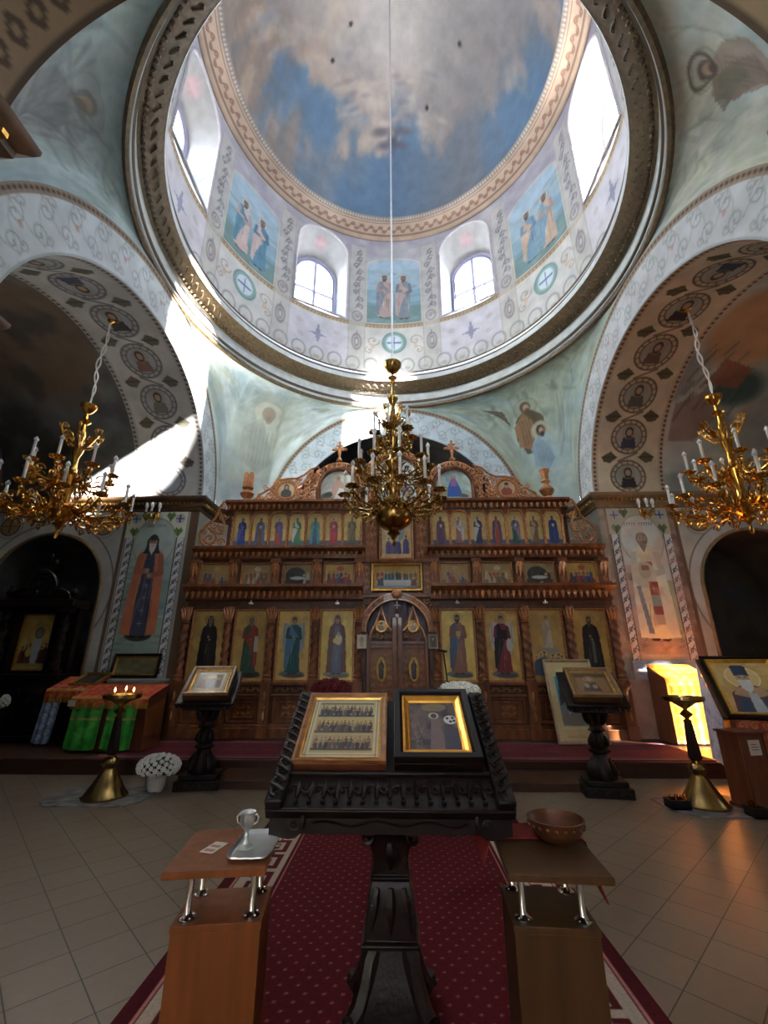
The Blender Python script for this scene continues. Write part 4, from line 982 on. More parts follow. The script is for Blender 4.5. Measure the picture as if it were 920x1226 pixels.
# centre above the doors
cv = goldcv(.9, .46, .009, (190,146,60)); cv.ell(0,.12,.4,.1,(170,180,186)); crowd(cv, -.4, .4, .17, .2, 11, [(70,100,150),(150,60,50),(110,90,60),(60,110,110)]); cv.rect(-.34,.34,.1,.17,(186,196,200)); crowd(cv, -.4, -.26, .05, .2, 2, [(60,70,90)]); crowd(cv, .26, .4, .05, .2, 2, [(120,60,50)]); cv.rect(-.45,.45,0,.05,(90,110,130),.7)
icon_part('supper_icon', 'wide gold icon of a supper at a long white table', 0, 2.86, .9, .44, cv, .05, YB-.1, 'icon', M['gilt'])
cv = goldcv(.6, .78, .0095, (196,170,120)); crowd(cv, -.24, .24, .06, .4, 4, [(60,60,120),(90,70,130),(150,60,60)]); cv.ell(0,.5,.16,.2,(120,140,170),.9); saint(cv, 0, .32, .4, (190,180,160), (150,120,110), halo=(226,200,130))
icon_part('centre_icon', 'tall icon with purple robed figures behind the chandelier', 0, 3.5, .6, .78, cv, .05, YB-.06)
mb = MB()
for s in (-1, 1):
    a, b = sorted((s*.38, s*.64)); mb.box(a, b, YB-.09, YB, 3.42, 4.66); a, b = sorted((s*.52, s*.68)); mb.box(a, b, YB-.12, YB, 2.74, 3.42)
mb.box(-.68, .68, YB-.16, YB, 3.36, 3.43); mb.box(-.68,.68,YB-.1,YB,2.68,2.76)
pc = mb.build('centre_pilasters', M['wood'], ic, bevel=.008)
for s in (-1, 1):
    q = MB(); carve(q, *sorted((s*.4, s*.62)), 3.48, 4.6, YB-.1, .19); q.build('pilaster_carving', M['woodlt'], pc)
    q = MB(); carve(q, *sorted((s*.53, s*.67)), 2.8, 3.34, YB-.13, .13); q.build('pilaster_carving', M['woodlt'], pc)
# door arch
mb = MB(); pr = []
for r in (.6, .73): pr.append([(r*cos(PI*i/24), 2.03+r*sin(PI*i/24)) for i in range(25)])
mb.prism(pr[0]+pr[1][::-1], YB-.12, YB-.0)
a = mb.build('door_arch', M['wood'], ic); q = MB()
for r in (.61, .72): q.tube([(r*cos(PI*i/24), YB-.125, 2.03+r*sin(PI*i/24)) for i in range(25)], .018, 6)
for i in range(15): an = PI*(i+.5)/15; scroll(q, .665*cos(an), YB-.125, 2.03+.665*sin(an), .045, an, 1)
for d in (-1, 1): scroll(q, d*.6, YB-.06, 2.62, .09, PI/2, d); scroll(q, d*.42, YB-.06, 2.72, .06, PI/2, -d); leaf(q, (d*.66,YB-.06,2.4), (d*.66,YB-.06,2.56), .04)
q.ball((0,YB-.16,2.74), .1, .06, .1, 12, 8); 
for k in range(8): leaf(q, (0,YB-.17,2.74), (.13*cos(k*PI/4),YB-.15,2.74+.13*sin(k*PI/4)), .035)
q.build('carving', M['woodlt'], a)
# royal doors
for s in (-1, 1):
    X = lambda x: s*x
    mb = MB(); y = YB-.0
    def bx(x0, x1, z0, z1, y0=y-.05, y1=y): a, b = sorted((s*x0, s*x1)); mb.box(a, b, y0, y1, z0, z1)
    bx(.03, .09, PL+.02, 2.3); bx(.52, .585, PL+.02, 1.95); bx(.09, .52, PL+.02, .4); bx(.09, .52, 1.8, 1.86); bx(.09,.52,1.72,1.74); bx(.09,.52,.95,1.0)
    mb.box(min(X(.09),X(.52)), max(X(.09),X(.52)), y-.012, y, .4, 1.8)
    lf = mb.build('door_leaf', M['wood'], ic, bevel=.006)
    q = MB(); carve(q, *sorted((X(.1), X(.51))), 1.02, 1.7, y-.03, .145); carve(q, *sorted((X(.1), X(.51))), .42, .93, y-.03, .145)
    q.build('leaf_carving', M['woodlt'], lf); q = MB()
    # pinnacled openwork top
    q.tube([(X(x),y-.03,z) for x, z in ((.54,1.88),(.5,2.05),(.42,2.16),(.36,2.34),(.31,2.52),(.26,2.34),(.2,2.16),(.11,2.05))], .022, 6)
    for x, z, r in ((.46,1.97,.06),(.16,1.97,.06),(.38,2.3,.04),(.24,2.3,.04),(.31,1.95,.07),(.31,2.36,.04),(.13,2.18,.05),(.15,2.34,.04),(.22,1.95,.05),(.4,1.95,.05),(.2,2.08,.05),(.42,2.08,.05),(.5,1.93,.04),(.12,1.93,.04),(.31,2.42,.03),(.27,2.24,.035),(.35,2.24,.035),(.13,2.08,.04),(.11,2.27,.035)): scroll(q, X(x), y-.03, z, r, PI/2, 1 if x > .3 else -1, r*.22)
    q.build('carving', M['woodlt'], lf)
    for zc, rx, rz in ((2.13,.1,.1),(1.36,.085,.21)):
        w, h = rx*2.3, rz*2.3; cv = goldcv(w, h, .008, (226,184,84))
        if rz < .12: cv.poly([(-.07,0),(.07,0),(.06,.12),(-.06,.12)], (150,130,120)); cv.ell(0,.16,.035,.045,(170,130,100)); cv.ell(0,.19,.035,.025,(80,60,44))
        else: saint(cv, 0, .03, .42, (60,40,46) if s < 0 else (50,44,50), (80,50,56), halo=(240,206,120), hood=(70,44,50))
        def ovf(U, V, rx=rx, rz=rz, zc=zc):
            a = (U-.5)*2; b = (V-.5)*2; return (X(.305)+rx*a*np.sqrt(1-b*b/2), y-.062+0*U, zc+rz*b*np.sqrt(1-a*a/2))
        o = cv.build('medallion_icon', ovf, M['icon'], lf); o['label'] = 'small %s gilt icon on a door leaf' % ('round' if rz < .12 else 'oval')
    q = MB()
    for zc, rx, rz in ((2.13,.1,.1),(1.36,.085,.21)): q.tube([(X(.305)+rx*cos(t*PI/12),y-.06,zc+rz*sin(t*PI/12)) for t in range(24)], .014, 6, closed=True)
    q.build('medallion_rim', M['gilt'], lf)
mb = MB(); mb.box(-.035, .035, YB-.09, YB, PL+.02, 2.36); mb.lathe([(.03,2.36),(.045,2.39),(.02,2.42),(.03,2.46),(0,2.5)], 10, (0,YB-.05,0)); mb.twist(0, YB-.1, .5, 2.3, .02, 2, 9, 8, 60, .25); mb.box(-.06,.06,YB-.07,YB-.05,2.52,2.54); mb.box(-.012,.012,YB-.07,YB-.05,2.46,2.62)
mb.build('door_post', M['wood'], ic)
# crest: arched icons, medallions, scrolls
def arched_icon(x, z0, w, zs, zt, lb, cv, big=False):
    h = zt-z0; r = w/2
    def fn(U, V):
        a = (U-.5)*2; zz = z0+V*(zs-z0+(zt-zs)*np.sqrt(np.maximum(0, 1-a*a))); return (x+r*a, YB-.03+0*U, zz)
    o = cv.build('crest_icon', fn, M['icon'], ic); o['label'] = lb
    q = MB(); out = arch_pts(x, zs, r+.07, zt-zs+.07, 20); inn = arch_pts(x, zs, r, zt-zs, 20)
    q.prism([(x+r+.07,z0-.03)]+out+[(x-r-.07,z0-.03),(x-r,z0-.03)]+inn[::-1]+[(x+r,z0-.03)], YB-.08, YB+.02)
    q.tube([(x+r+.035,YB-.09,z0)]+[(a,YB-.09,b) for a, b in arch_pts(x, zs, r+.035, zt-zs+.035, 20)]+[(x-r-.035,YB-.09,z0)], .02, 6)
    for d in (-1, 1): q.twist(x+d*(r+.1), YB-.06, z0-.03, zs-.02, .035, 2, 4*d, 10, 30, .2)
    q.build('arch_frame', M['wood'], o)
    q = MB(); n = 15 if not big else 17
    for i in range(n):
        a = PI*(i+.5)/n; R = r+.15; scroll(q, x+R*cos(a), YB-.05, zs+(zt-zs+.14)*sin(a), .065, a, 1 if i % 2 else -1, .014); leaf(q, (x+(R-.06)*cos(a+.1),YB-.05,zs+(zt-zs+.07)*sin(a+.1)), (x+(R+.07)*cos(a+.1),YB-.05,zs+(zt-zs+.21)*sin(a+.1)), .022)
    q.tube([(x+(r+.2)*cos(PI*i/24),YB-.03,zs+(zt-zs+.2)*sin(PI*i/24)) for i in range(25)], .022, 6)
    q.build('carving', M['woodlt'], o)
    return o
cv = goldcv(.76, .74, .0095, (196,206,196)); cv.rect(-.4,.4,0,.25,(130,140,120)); cv.ell(0,.62,.2,.14,(226,220,190),.8); cv.poly([(-.16,.1),(.14,.1),(.12,.4),(.04,.52),(-.05,.52),(-.14,.4)], (206,160,140)); cv.poly([(-.1,.05),(.22,.05),(.14,.3),(.02,.32)], (226,226,222)); cv.ell(0,.56,.045,.055,(180,140,110)); cv.ell(-.22,.16,.1,.07,(96,100,90)); cv.ell(.24,.14,.1,.07,(96,110,100))
arched_icon(-1.24, 4.73, .74, 5.05, 5.42, 'arched icon of a seated figure in pink and white', cv)
cv = goldcv(.76, .74, .0095, (176,206,196)); cv.rect(-.4,.4,0,.3,(150,190,196)); cv.rect(-.4,.4,.12,.2,(226,190,110),.7); cv.poly([(-.15,.08),(.2,.08),(.14,.3),(.06,.5),(-.06,.5),(-.13,.3)], (44,90,200)); cv.poly([(-.07,.34),(.07,.34),(.05,.6),(-.04,.6)], (150,96,170)); cv.ell(0,.57,.04,.05,(184,144,116)); cv.ell(.2,.12,.12,.05,(70,110,120))
arched_icon(1.24, 4.73, .74, 5.05, 5.42, 'arched icon of a kneeling figure in bright blue', cv)
cv = goldcv(.9, 1.2, .011, (176,196,196)); saint(cv, 0, .15, .85, (200,190,180), (90,130,180), halo=(236,214,150)); cv.ell(-.25,.3,.14,.2,(100,130,150),.8); cv.ell(.27,.3,.14,.2,(120,110,140),.8)
arched_icon(0, 4.73, .86, 5.35, 5.72, 'tall arched icon at the crown of the screen', cv, True)
for s in (-1, 1):
    x, z = s*2.36, 4.98; cv = goldcv(.4, .4, .009, (196,170,120)); cv.poly([(-.14,.02),(.14,.02),(.12,.16),(.04,.24),(-.04,.24),(-.12,.16)], (54,46,50) if s < 0 else (160,70,56)); cv.ell(0,.26,.05,.06,(180,140,110)); cv.ell(0,.31,.055,.035,(60,46,40))
    if s < 0: cv.poly([(-.06,.22),(-.06,.3),(0,.36),(.06,.3),(.06,.22),(.09,.16),(-.09,.16)], (50,42,46)); cv.ell(0,.27,.035,.05,(180,140,110))
    def dsc(U, V, x=x, z=z):
        a = (U-.5)*2; b = (V-.5)*2; return (x+.185*a*np.sqrt(1-b*b/2), YB-.05+0*U, z+.185*b*np.sqrt(1-a*a/2))
    o = cv.build('medallion_icon', dsc, M['icon'], ic); o['label'] = 'round icon with %s in the carved crest' % ('a veiled dark figure' if s < 0 else 'a red robed figure')
    q = MB()
    for r, w in ((.2,.028),(.24,.018)): q.tube([(x+r*cos(t*PI/16),YB-.05,z+r*sin(t*PI/16)) for t in range(32)], w, 6, closed=True)
    q.lathe([(.2,0),(.2,.06)], 24); q.v = q.v[:-48]; q.f = q.f[:-26]; q.mi = q.mi[:-26]
    for dx, dz, r, d in ((.36,-.1,.13,1),(.55,-.16,.09,-1),(-.34,-.05,.14,-1),(-.42,.2,.11,1),(-.55,.36,.1,-1),(.25,.18,.08,1),(.44,.06,.07,-1),(-.22,.22,.08,1),(-.6,.1,.09,1),(-.66,-.1,.1,-1),(.68,-.2,.05,1)): scroll(q, x+s*dx, YB-.04, z+dz, r, PI/2, d*s, r*.2, 1.5)
    for k in range(11):
        a = .62-.125*k; top = float(np.interp(a, [-.68,-.5,-.36,-.2,0,.2,.34,.52,.72], [.56,.5,.36,.28,.28,.24,.06,-.06,-.26]))
        if abs(a) > .22:
            for b in np.arange(-.26, top-.05, .1): scroll(q, x+s*(a+.03*(1 if int(b*10)%2 else -1)), YB-.025, z+b+.02, .062, PI/2, 1 if k % 2 else -1, .014); leaf(q, (x+s*a,YB-.02,z+b-.04), (x+s*(a-.07),YB-.02,z+b+.07), .022)
    q.tube([(x+s*a,YB-.03,z+b) for a, b in ((.72,-.26),(.52,-.06),(.34,.06),(.2,.24),(0,.28),(-.2,.28),(-.36,.36),(-.5,.5),(-.68,.56))], .024, 6)
    q.build('carving', M['woodlt'], o)
    # crosses over the side arches
    q = MB(); X0 = s*1.24; q.lathe([(.06,5.66),(.07,5.69),(.03,5.73),(.02,5.78)], 10, (X0,YB-.03,0)); q.box(X0-.022,X0+.022,YB-.05,YB-.01,5.76,6.12); q.box(X0-.14,X0+.14,YB-.05,YB-.01,5.93,5.975); q.box(X0-.08,X0+.08,YB-.05,YB-.01,6.03,6.06)
    for dx, dz in ((-.14,5.95),(.14,5.95),(0,6.12)): q.ball((X0+dx,YB-.03,dz), .035, .025, .035, 8, 6)
    for k in range(8): leaf(q, (X0,YB-.03,5.95), (X0+.12*cos(k*PI/4+.39),YB-.03,5.95+.12*sin(k*PI/4+.39)), .014)
    q.build('crest_cross', M['woodlt'], ic)
# finials: twin tablets on a vase (left), turned urn (right)
q = MB(); x = -3.2; y = YB-.05
q.lathe([(.1,4.7),(.11,4.74),(.05,4.78),(.12,4.84),(.15,4.9),(.08,4.97),(.05,5.0),(.12,5.03),(.12,5.05)], 16, (x,y,0), lobes=6, amp=.06); q.box(x-.11,x-.01,y-.025,y+.025,5.05,5.36); q.box(x+.01,x+.11,y-.025,y+.025,5.05,5.36)
for d in (-.06,.06): q.prism([(x+d+.05*cos(t*PI/8),5.36+.05*sin(t*PI/8)) for t in range(9)], y-.025, y+.025)
for d in (-.06,.06):
    for k in range(5): q.box(x+d-.035,x+d+.035,y-.03,y-.025,5.08+.055*k,5.1+.055*k)
q.build('tablet_finial', M['woodlt'], ic)
q = MB(); x = 3.2; q.lathe([(.1,4.7),(.11,4.74),(.05,4.78),(.12,4.84),(.16,4.92),(.1,5.0),(.05,5.03),(.05,5.08),(.1,5.12),(.07,5.16),(.08,5.3),(.11,5.38),(.09,5.4),(.03,5.44),(0,5.44)], 18, (x,y,0), lobes=6, amp=.06); q.build('urn_finial', M['woodlt'], ic)
# little lamps under the lower cornice
for x in (-2.85, -1.16, 1.16, 2.85):
    q = MB(); q.lathe([(.012,2.62),(.012,2.58),(.045,2.575),(.05,2.55),(.0,2.53)], 12, (x,YB-.16,0)); o = q.build('lamp_bulb', M['bulb'], ic)
# curtain hung behind the doors
mb = MB(); mb.grid(lambda u, v: (-.62+1.24*u, YB+.16+.025*sin(u*46), PL+v*2.5), 60, 3); tag(mb.build('curtain', M['curtain']), 'grey lilac curtain hanging behind the royal doors', 'curtain')
# ------------------------------------------------------------------ carpets
cx0, cx1 = -1.29, 1.15; CWD = cx1-cx0; CL = 5.7
cv = Cv(CWD, CL, .0085, (96,14,24), 0, 0)
y = .05; j = 0
while y < CL:
    x = .45+(.045 if j % 2 else 0)
    while x < CWD-.43: cv.ell(x, y, .0075, .0068, (176,112,108), .9); x += .09
    y += .055; j += 1
for side in (0, 1):
    f = (lambda a: a) if side == 0 else (lambda a: CWD-a)
    def band_(a, b, c): lo, hi = sorted((f(a), f(b))); cv.rect(lo, hi, 0, CL, c)
    def blk(a, b, y0, y1, c): lo, hi = sorted((f(a), f(b))); cv.rect(lo, hi, y0, y1, c)
    band_(0, .41, (84,12,22)); band_(.085,.094,(190,110,104)); band_(.11,.172,(176,156,136)); band_(.172,.335,(96,18,22)); band_(.335,.378,(176,156,136)); band_(.4,.409,(190,110,104))
    y = 0; k = 0
    while y < CL:
        blk(.25,.335,y,y+.05,(176,156,136)); blk(.172,.25,y+.15,y+.2,(176,156,136))
        blk(.205,.235,y-.02,y+.09,(176,156,136)); blk(.205,.29,y+.09,y+.115,(176,156,136)) if k % 2 else None
        blk(.262,.29,y+.1,y+.24,(176,156,136)); blk(.22,.29,y+.215,y+.24,(176,156,136)); y += .3; k += 1
o = cv.build('carpet_runner', lambda U, V: (cx0+U*CWD, .3+V*CL, .014+0*U), M['weave'])
tag(o, 'long dark red dotted carpet with cream key border running to the altar step', 'carpet')
mb = MB(); mb.box(cx0, cx1, .3, .3+CL, .001, .0125); par(mb.build('carpet_backing', M['redcloth']), o)
cv = Cv(8.7, 1.35, .03, (104,34,44), 0, 0); cv.rect(0, 8.7, .02, .1, (128,84,88)); cv.rect(0,8.7,.16,.19,(130,70,70)); cv.rect(0,8.7,1.2,1.3,(128,84,88)); cv.clouds((140,56,62), .4, .5, .8, .5)
for k in range(40): cv.ring(.1+.22*k, .6, .07, .02, (140,80,70), .5)
o = cv.build('altar_carpet', lambda U, V: (-4.35+8.7*U, 6.79+1.35*V, PL+.014+0*U), M['weave']); tag(o, 'wine red carpet strip laid along the raised altar step', 'carpet')
mb = MB(); mb.box(-4.35, 4.35, 6.79, 8.14, PL+.001, PL+.0125); par(mb.build('carpet_backing', M['redcloth']), o)

# ------------------------------------------------------------------ chandeliers
def parl(o, p): o.parent = p; return o
def chandelier(name, label, X, Y, zb, tiers, prof, crown, m, rod=None, chain=None, group=None, lobes=0):
    t = thing(name, label, 'chandelier', (X, Y, zb), group); R_ = lambda z: z-zb
    mb = MB(); mb.lathe([(r, R_(z)) for r, z in prof], 20); parl(mb.build('stem', m), t)
    zc, rc, n = crown
    proto = None
    for k in range(n):
        if proto is None:
            q = MB(); zz = R_(zc)
            q.tube([(.03,0,zz-.18),(rc*.5,0,zz-.14),(rc*.85,0,zz),(rc,0,zz+.12),(rc*.85,0,zz+.18),(rc*.72,0,zz+.1)], [.014,.016,.014,.012,.01,.008], 6)
            scroll(q, rc*.55, 0, zz-.02, rc*.3, 0, 1); scroll(q, rc*.85, 0, zz+.13, rc*.2, PI, -1); leaf(q, (rc*.3,0,zz-.1), (rc*.75,0,zz+.05), .025); leaf(q, (rc*.95,0,zz+.05), (rc*1.1,0,zz+.16), .02)
            proto = parl(q.build('crown_leaf', m), t)
        else:
            c = proto.copy(); COL.objects.link(c); c.parent = t; c.rotation_euler.z = 2*PI*k/n
    for ti, (z, r, n, ch, off) in enumerate(tiers):
        proto = None; zz = R_(z)
        for k in range(n):
            if proto is None:
                q = MB(); r0 = .07
                q.tube([(r0,0,zz-.02),(r*.3,0,zz-.16),(r*.55,0,zz-.2),(r*.82,0,zz-.15),(r*.98,0,zz-.03),(r,0,zz+.01)], [.016,.018,.017,.016,.014,.012], 6)
                scroll(q, r*.45, 0, zz-.07, r*.12+.03, PI/2, 1, .013); scroll(q, r*.75, 0, zz-.05, .07, PI, -1, .012); scroll(q, r*.62, 0, zz-.28, .07, 0, 1, .012)
                leaf(q, (r*.42,0,zz-.2), (r*.52,0,zz-.28), .018); leaf(q, (r*.78,0,zz-.17), (r*.88,0,zz-.24), .018); scroll(q, r*.3, 0, zz-.22, .06, PI, -1, .011); scroll(q, r*.86, 0, zz-.2, .05, 0, 1, .01); scroll(q, r*.2, 0, zz-.05, .05, PI/2, 1, .01)
                q.ball((r,0,zz-.06), .035, n=8, k=6); leaf(q, (r,0,zz-.07), (r,0,zz-.17), .022)
                for d in (-1, 1): scroll(q, r*.88, d*.035, zz-.1, .05, PI/2, d, .01)
                arm_ = parl(q.build('arm', m), t)
                q = MB(); q.lathe([(.012,zz),(.05,zz+.005),(.085,zz+.04),(.088,zz+.045),(.04,zz+.03),(.025,zz+.05),(.025,zz+.07),(.0,zz+.07)], 16, (r,0,0), lobes=8, amp=.1)
                for a in range(8): leaf(q, (r+.05*cos(a*PI/4),.05*sin(a*PI/4),zz+.02), (r+.11*cos(a*PI/4),.11*sin(a*PI/4),zz+.035), .02)
                parl(q.build('drip_pan', m), arm_)
                q = MB(); q.lathe([(.02,zz+.06),(.02,zz+.06+ch*.8),(.014,zz+.07+ch*.8)], 12, (r,0,0), 0); q.lathe([(.012,zz+.06+ch*.8),(.03,zz+.07+ch*.84),(.034,zz+.07+ch*.9),(.02,zz+.075+ch*.98),(0,zz+.08+ch*1.04)], 12, (r,0,0), 1)
                parl(q.build('candle', [M['candle'], M['bulb']]), arm_); arm_.rotation_euler.z = off; proto = arm_
            else:
                c = copy_tree(proto, t); c.rotation_euler.z = off+2*PI*k/n
    if rod: q = MB(); q.tube([(0,0,R_(rod[0])),(0,0,R_(rod[1]))], .016, 8); parl(q.build('hanging_rod', M['silver']), t)
    if chain:
        z0, z1 = R_(chain[0]), R_(chain[1])
        for ph in (0, PI):
            q = MB(); q.tube([(.03*sin(PI*i/40)*cos(ph+i*.5)+.03*sin(i*.25)*sin(PI*i/40), .025*sin(PI*i/40)*sin(ph+i*.5), z0+(z1-z0)*i/40) for i in range(41)], .012, 5); parl(q.build('hanging_cord', M['white']), t)
        q = MB(); q.lathe([(.0,z1-.03),(.03,z1-.02),(.02,z1+.0),(.06,z1+.02),(.06,z1+.05)], 12); parl(q.build('ceiling_hook', m), t)
    return t
main_prof = [(0,3.05),(.02,3.06),(.035,3.1),(.02,3.14),(.05,3.2),(.1,3.24),(.06,3.28),(.15,3.32),(.25,3.4),(.285,3.5),(.27,3.58),(.2,3.63),(.24,3.66),(.1,3.72),(.07,3.85),(.11,3.95),(.13,4.0),(.07,4.08),(.06,4.2),(.12,4.3),(.14,4.36),(.06,4.44),(.045,4.6),(.1,4.72),(.11,4.78),(.05,4.86),(.035,4.98),(.07,5.1),(.05,5.2),(.03,5.36),(.05,5.42),(.09,5.5),(.08,5.54),(.02,5.56),(.016,5.76),(.05,5.82),(.03,5.86),(.08,5.9),(.03,5.94),(.02,6.0),(.09,6.04),(.145,6.14),(.15,6.18),(.13,6.19),(.02,6.17)]
mc = chandelier('main_chandelier', 'great three-tiered brass chandelier with electric candles on a long rod from the dome', -.05, D, 3.05,
    [(3.78,.72,12,.34,.13),(4.28,.54,9,.34,0),(4.82,.3,6,.34,.3)], main_prof, (5.12,.26,6), M['bronze'], rod=(6.1, 18.15))
q = MB()
for k in range(16):
    a = k*PI/8; leaf(q, (.2*cos(a),.2*sin(a),.42), (.34*cos(a),.34*sin(a),.6), .035); 
    scroll(q, .32*cos(a), .32*sin(a), .52, .06, 0, 1)
parl(q.build('bowl_leaves', M['bronze']), mc)
side_prof = [(0,3.2),(.02,3.21),(.03,3.27),(.015,3.33),(.04,3.38),(.09,3.42),(.05,3.46),(.14,3.52),(.24,3.6),(.26,3.66),(.2,3.7),(.08,3.76),(.06,3.9),(.1,4.02),(.12,4.1),(.14,4.18),(.07,4.26),(.05,4.34),(.04,4.5),(.07,4.6),(.08,4.66),(.04,4.72),(.035,4.84),(.06,4.92),(.04,5.0),(.03,5.1),(.09,5.16),(.04,5.2),(.03,5.3),(.07,5.34),(.12,5.42),(.12,5.46),(.03,5.45)]
sc1 = chandelier('side_chandelier', 'gilt two-tiered candle chandelier hanging before the dark left arch', -5.03, D, 3.2, [(3.72,.88,12,.3,.1),(4.24,.55,8,.3,.3)], side_prof, (4.85,.3,6), M['brass'], chain=(5.42, 7.17), group='side arch chandeliers')
q = MB()
for k in range(14):
    a = k*PI/7; leaf(q, (.24*cos(a),.24*sin(a),.42), (.33*cos(a),.33*sin(a),.52), .03)
parl(q.build('bowl_leaves', M['brass']), sc1)
sc2 = copy_tree(sc1); sc2.location = (5.03, D, 3.2); sc2['label'] = 'gilt two-tiered candle chandelier hanging before the bright right arch'

# wall lamps on the pier faces
def sconce(x, label):
    y = D+RI; t = thing('wall_sconce', label, 'wall lamp', (x, y, 4.5), 'pier sconces')
    q = MB(); q.lathe([(0,0),(.07,0),(.06,.02),(0,.03)], 12); q.v = [(x+a, y-c, 4.42+b) for a, b, c in q.v]; leaf(q, (x,y-.03,4.5), (x,y-.03,4.24), .04); q.build('back_plate', M['brass'], t)
    for k in (-1, 0, 1):
        q = MB(); px = x+.14*k; py = y-.2+.04*abs(k)
        q.tube([(x,y-.03,4.4),(x+.05*k,y-.12,4.34),(px,py-.02,4.36),(px,py,4.44)], .012, 6); scroll(q, x+.08*k, y-.1, 4.33, .045, 0, k or 1); q.lathe([(.01,4.44),(.045,4.46),(.02,4.47)], 10, (px,py,0)); leaf(q, (px,py,4.4), (px,py,4.3), .02)
        a = q.build('lamp_arm', M['brass'], t); q = MB(); q.lathe([(.02,4.47),(.022,4.55),(.036,4.57),(.038,4.61),(.02,4.66),(0,4.68)], 12, (px,py,0)); q.build('lamp_bulb', M['bulb'], a)
sconce(-5.13, 'three-bulb brass sconce above the orange robed saint mural'); sconce(5.13, 'three-bulb brass sconce above the white robed saint mural')

# ------------------------------------------------------------------ tilted frames
def tilt(o, slope, yaw=0.):
    """matrix: x right, y up the slope, z out of the board"""
    return Matrix.Translation(o) @ Matrix.Rotation(yaw, 4, 'Z') @ Matrix.Rotation(slope, 4, 'X')
def lfn(T, x0, y0, w, h, n=0.):
    def fn(U, V):
        a = x0+w*U; b = y0+h*V
        return tuple(T[i][0]*a+T[i][1]*b+T[i][2]*n+T[i][3] for i in range(3))
    return fn
def lframe(mb, x0, x1, y0, y1, w, n0, n1, m=0, chamf=.4):
    """mitred picture frame in the local plane of mb.M"""
    P = [[(x0,y0),(x1,y0),(x1,y1),(x0,y1)], None, None]
    c = w*chamf
    prof = [(0,n0),(0,n1),(c,n1),(w,n0+(n1-n0)*.35),(w,n0)]
    for i in range(4):
        j = (i+1) % 4; vs = []
        for (xa, ya) in (P[0][i], P[0][j]):
            sx = 1 if xa == x0 else -1; sy = 1 if ya == y0 else -1
            for o, n in prof: vs.append((xa+sx*o, ya+sy*o, n))
        mb.add(vs, [(k, 5+k, 5+k+1, k+1) for k in range(4)], m)

# ------------------------------------------------------------------ the central lectern
LX = -.07
T = tilt((LX, 2.2, .88), math.atan2(.39, .65))
lt = thing('carved_lectern', 'large dark carved lectern in the middle of the red carpet holding two icons', 'lectern', (LX, 2.6, .014))
mb = MB(); mb.M = T; mb.box(-.55, .55, 0, .76, -.045, 0); mb.build('desk_top', M['ebony2'], lt, bevel=.006)
mb = MB(); mb.M = T; mb.box(-.55, .55, 0, .19, 0, .012); mb.box(-.53,.53,.17,.19,.0,.035)
r_ = mb.build('front_rail', M['ebony'], lt, bevel=.006); q = MB()
for i in range(18):
    x = -.51+.06*i; q.M = T @ Matrix.Translation((0,0,.016)) @ Matrix.Rotation(-PI/2, 4, 'X')
    scroll(q, x, 0, .1, .026, 0, 1 if i % 2 else -1, .006, 1.3, 10); leaf(q, (x+.03,0,.05), (x+.03,0,.15), .013)
    q.ball((x+.03,0,.03), .012, n=6, k=4)
q.build('carving', M['ebony'], r_)
for s in (-1, 1):
    mb = MB(); mb.M = T; a, b = sorted((s*.47, s*.55)); mb.box(a, b, .0, .78, 0, .05); o = mb.build('side_rail', M['ebony'], lt, bevel=.01); q = MB()
    q.M = T @ Matrix.Translation((0,0,.052)) @ Matrix.Rotation(-PI/2, 4, 'X')
    for i in range(13):
        z = .05+.055*i; scroll(q, s*.51, 0, z, .028, PI/2*(1 if i%2 else -1), 1 if i % 2 else -1, .009, 1.2, 10); leaf(q, (s*.48,0,z), (s*.55,0,z+.05), .014)
    q.build('carving', M['ebony'], o)
mb = MB()
wav = [(LX-.53+1.06*i/36, .785-.016*sin(PI*i/36*6)**2+(.016 if 4 < i < 32 else 0)) for i in range(37)]+[(LX+.53,.868),(LX-.53,.868)]
mb.prism(wav, 2.22, 2.245); ap = mb.build('apron', M['ebony2'], lt); q = MB()
for s in (-1, 1): scroll(q, LX+s*.42, 2.215, .825, .025, 0, s); leaf(q, (LX+s*.38,2.215,.86), (LX+s*.38,2.215,.8), .012)
q.tube([(LX-.34+.68*i/30, 2.215, .83+.01*sin(i*PI/5)) for i in range(31)], .005, 5); q.build('carving', M['ebony'], ap)
mb = MB(); mb.add([(LX+a*.5,y,z) for a in (-1,1) for y, z in ((2.25,.78),(2.25,.86),(2.84,1.2),(2.84,.78))], [(0,1,2,3),(7,6,5,4),(0,3,7,4),(1,5,6,2),(2,6,7,3),(0,4,5,1)]); mb.build('desk_box', M['ebony2'], lt)
mb = MB(); mb.box(LX-.56, LX+.56, 2.82, 2.98, 1.2, 1.25); mb.build('back_ledge', M['ebony'], lt, bevel=.01)
mb = MB(); PY = 2.52
def sq(prof, c):
    n = len(prof); vs = [(c[0]+a*w, c[1]+b*w, z) for w, z in prof for a, b in ((-1,-1),(1,-1),(1,1),(-1,1))]
    mb.add(vs, [(i*4+j, i*4+(j+1)%4, (i+1)*4+(j+1)%4, (i+1)*4+j) for i in range(n-1) for j in range(4)]+[(3,2,1,0), tuple((n-1)*4+j for j in range(4))])
sq([(.15,.015),(.145,.1),(.12,.18),(.095,.26),(.085,.3),(.13,.31),(.13,.325),(.115,.335),(.112,.4),(.105,.46),(.1,.5),(.085,.54),(.09,.545),(.09,.555),(.08,.56),(.08,.62),(.088,.66),(.12,.74),(.135,.78)], (LX, PY))
pd = mb.build('pedestal', M['ebony'], lt, smooth=20, bevel=.005); q = MB()
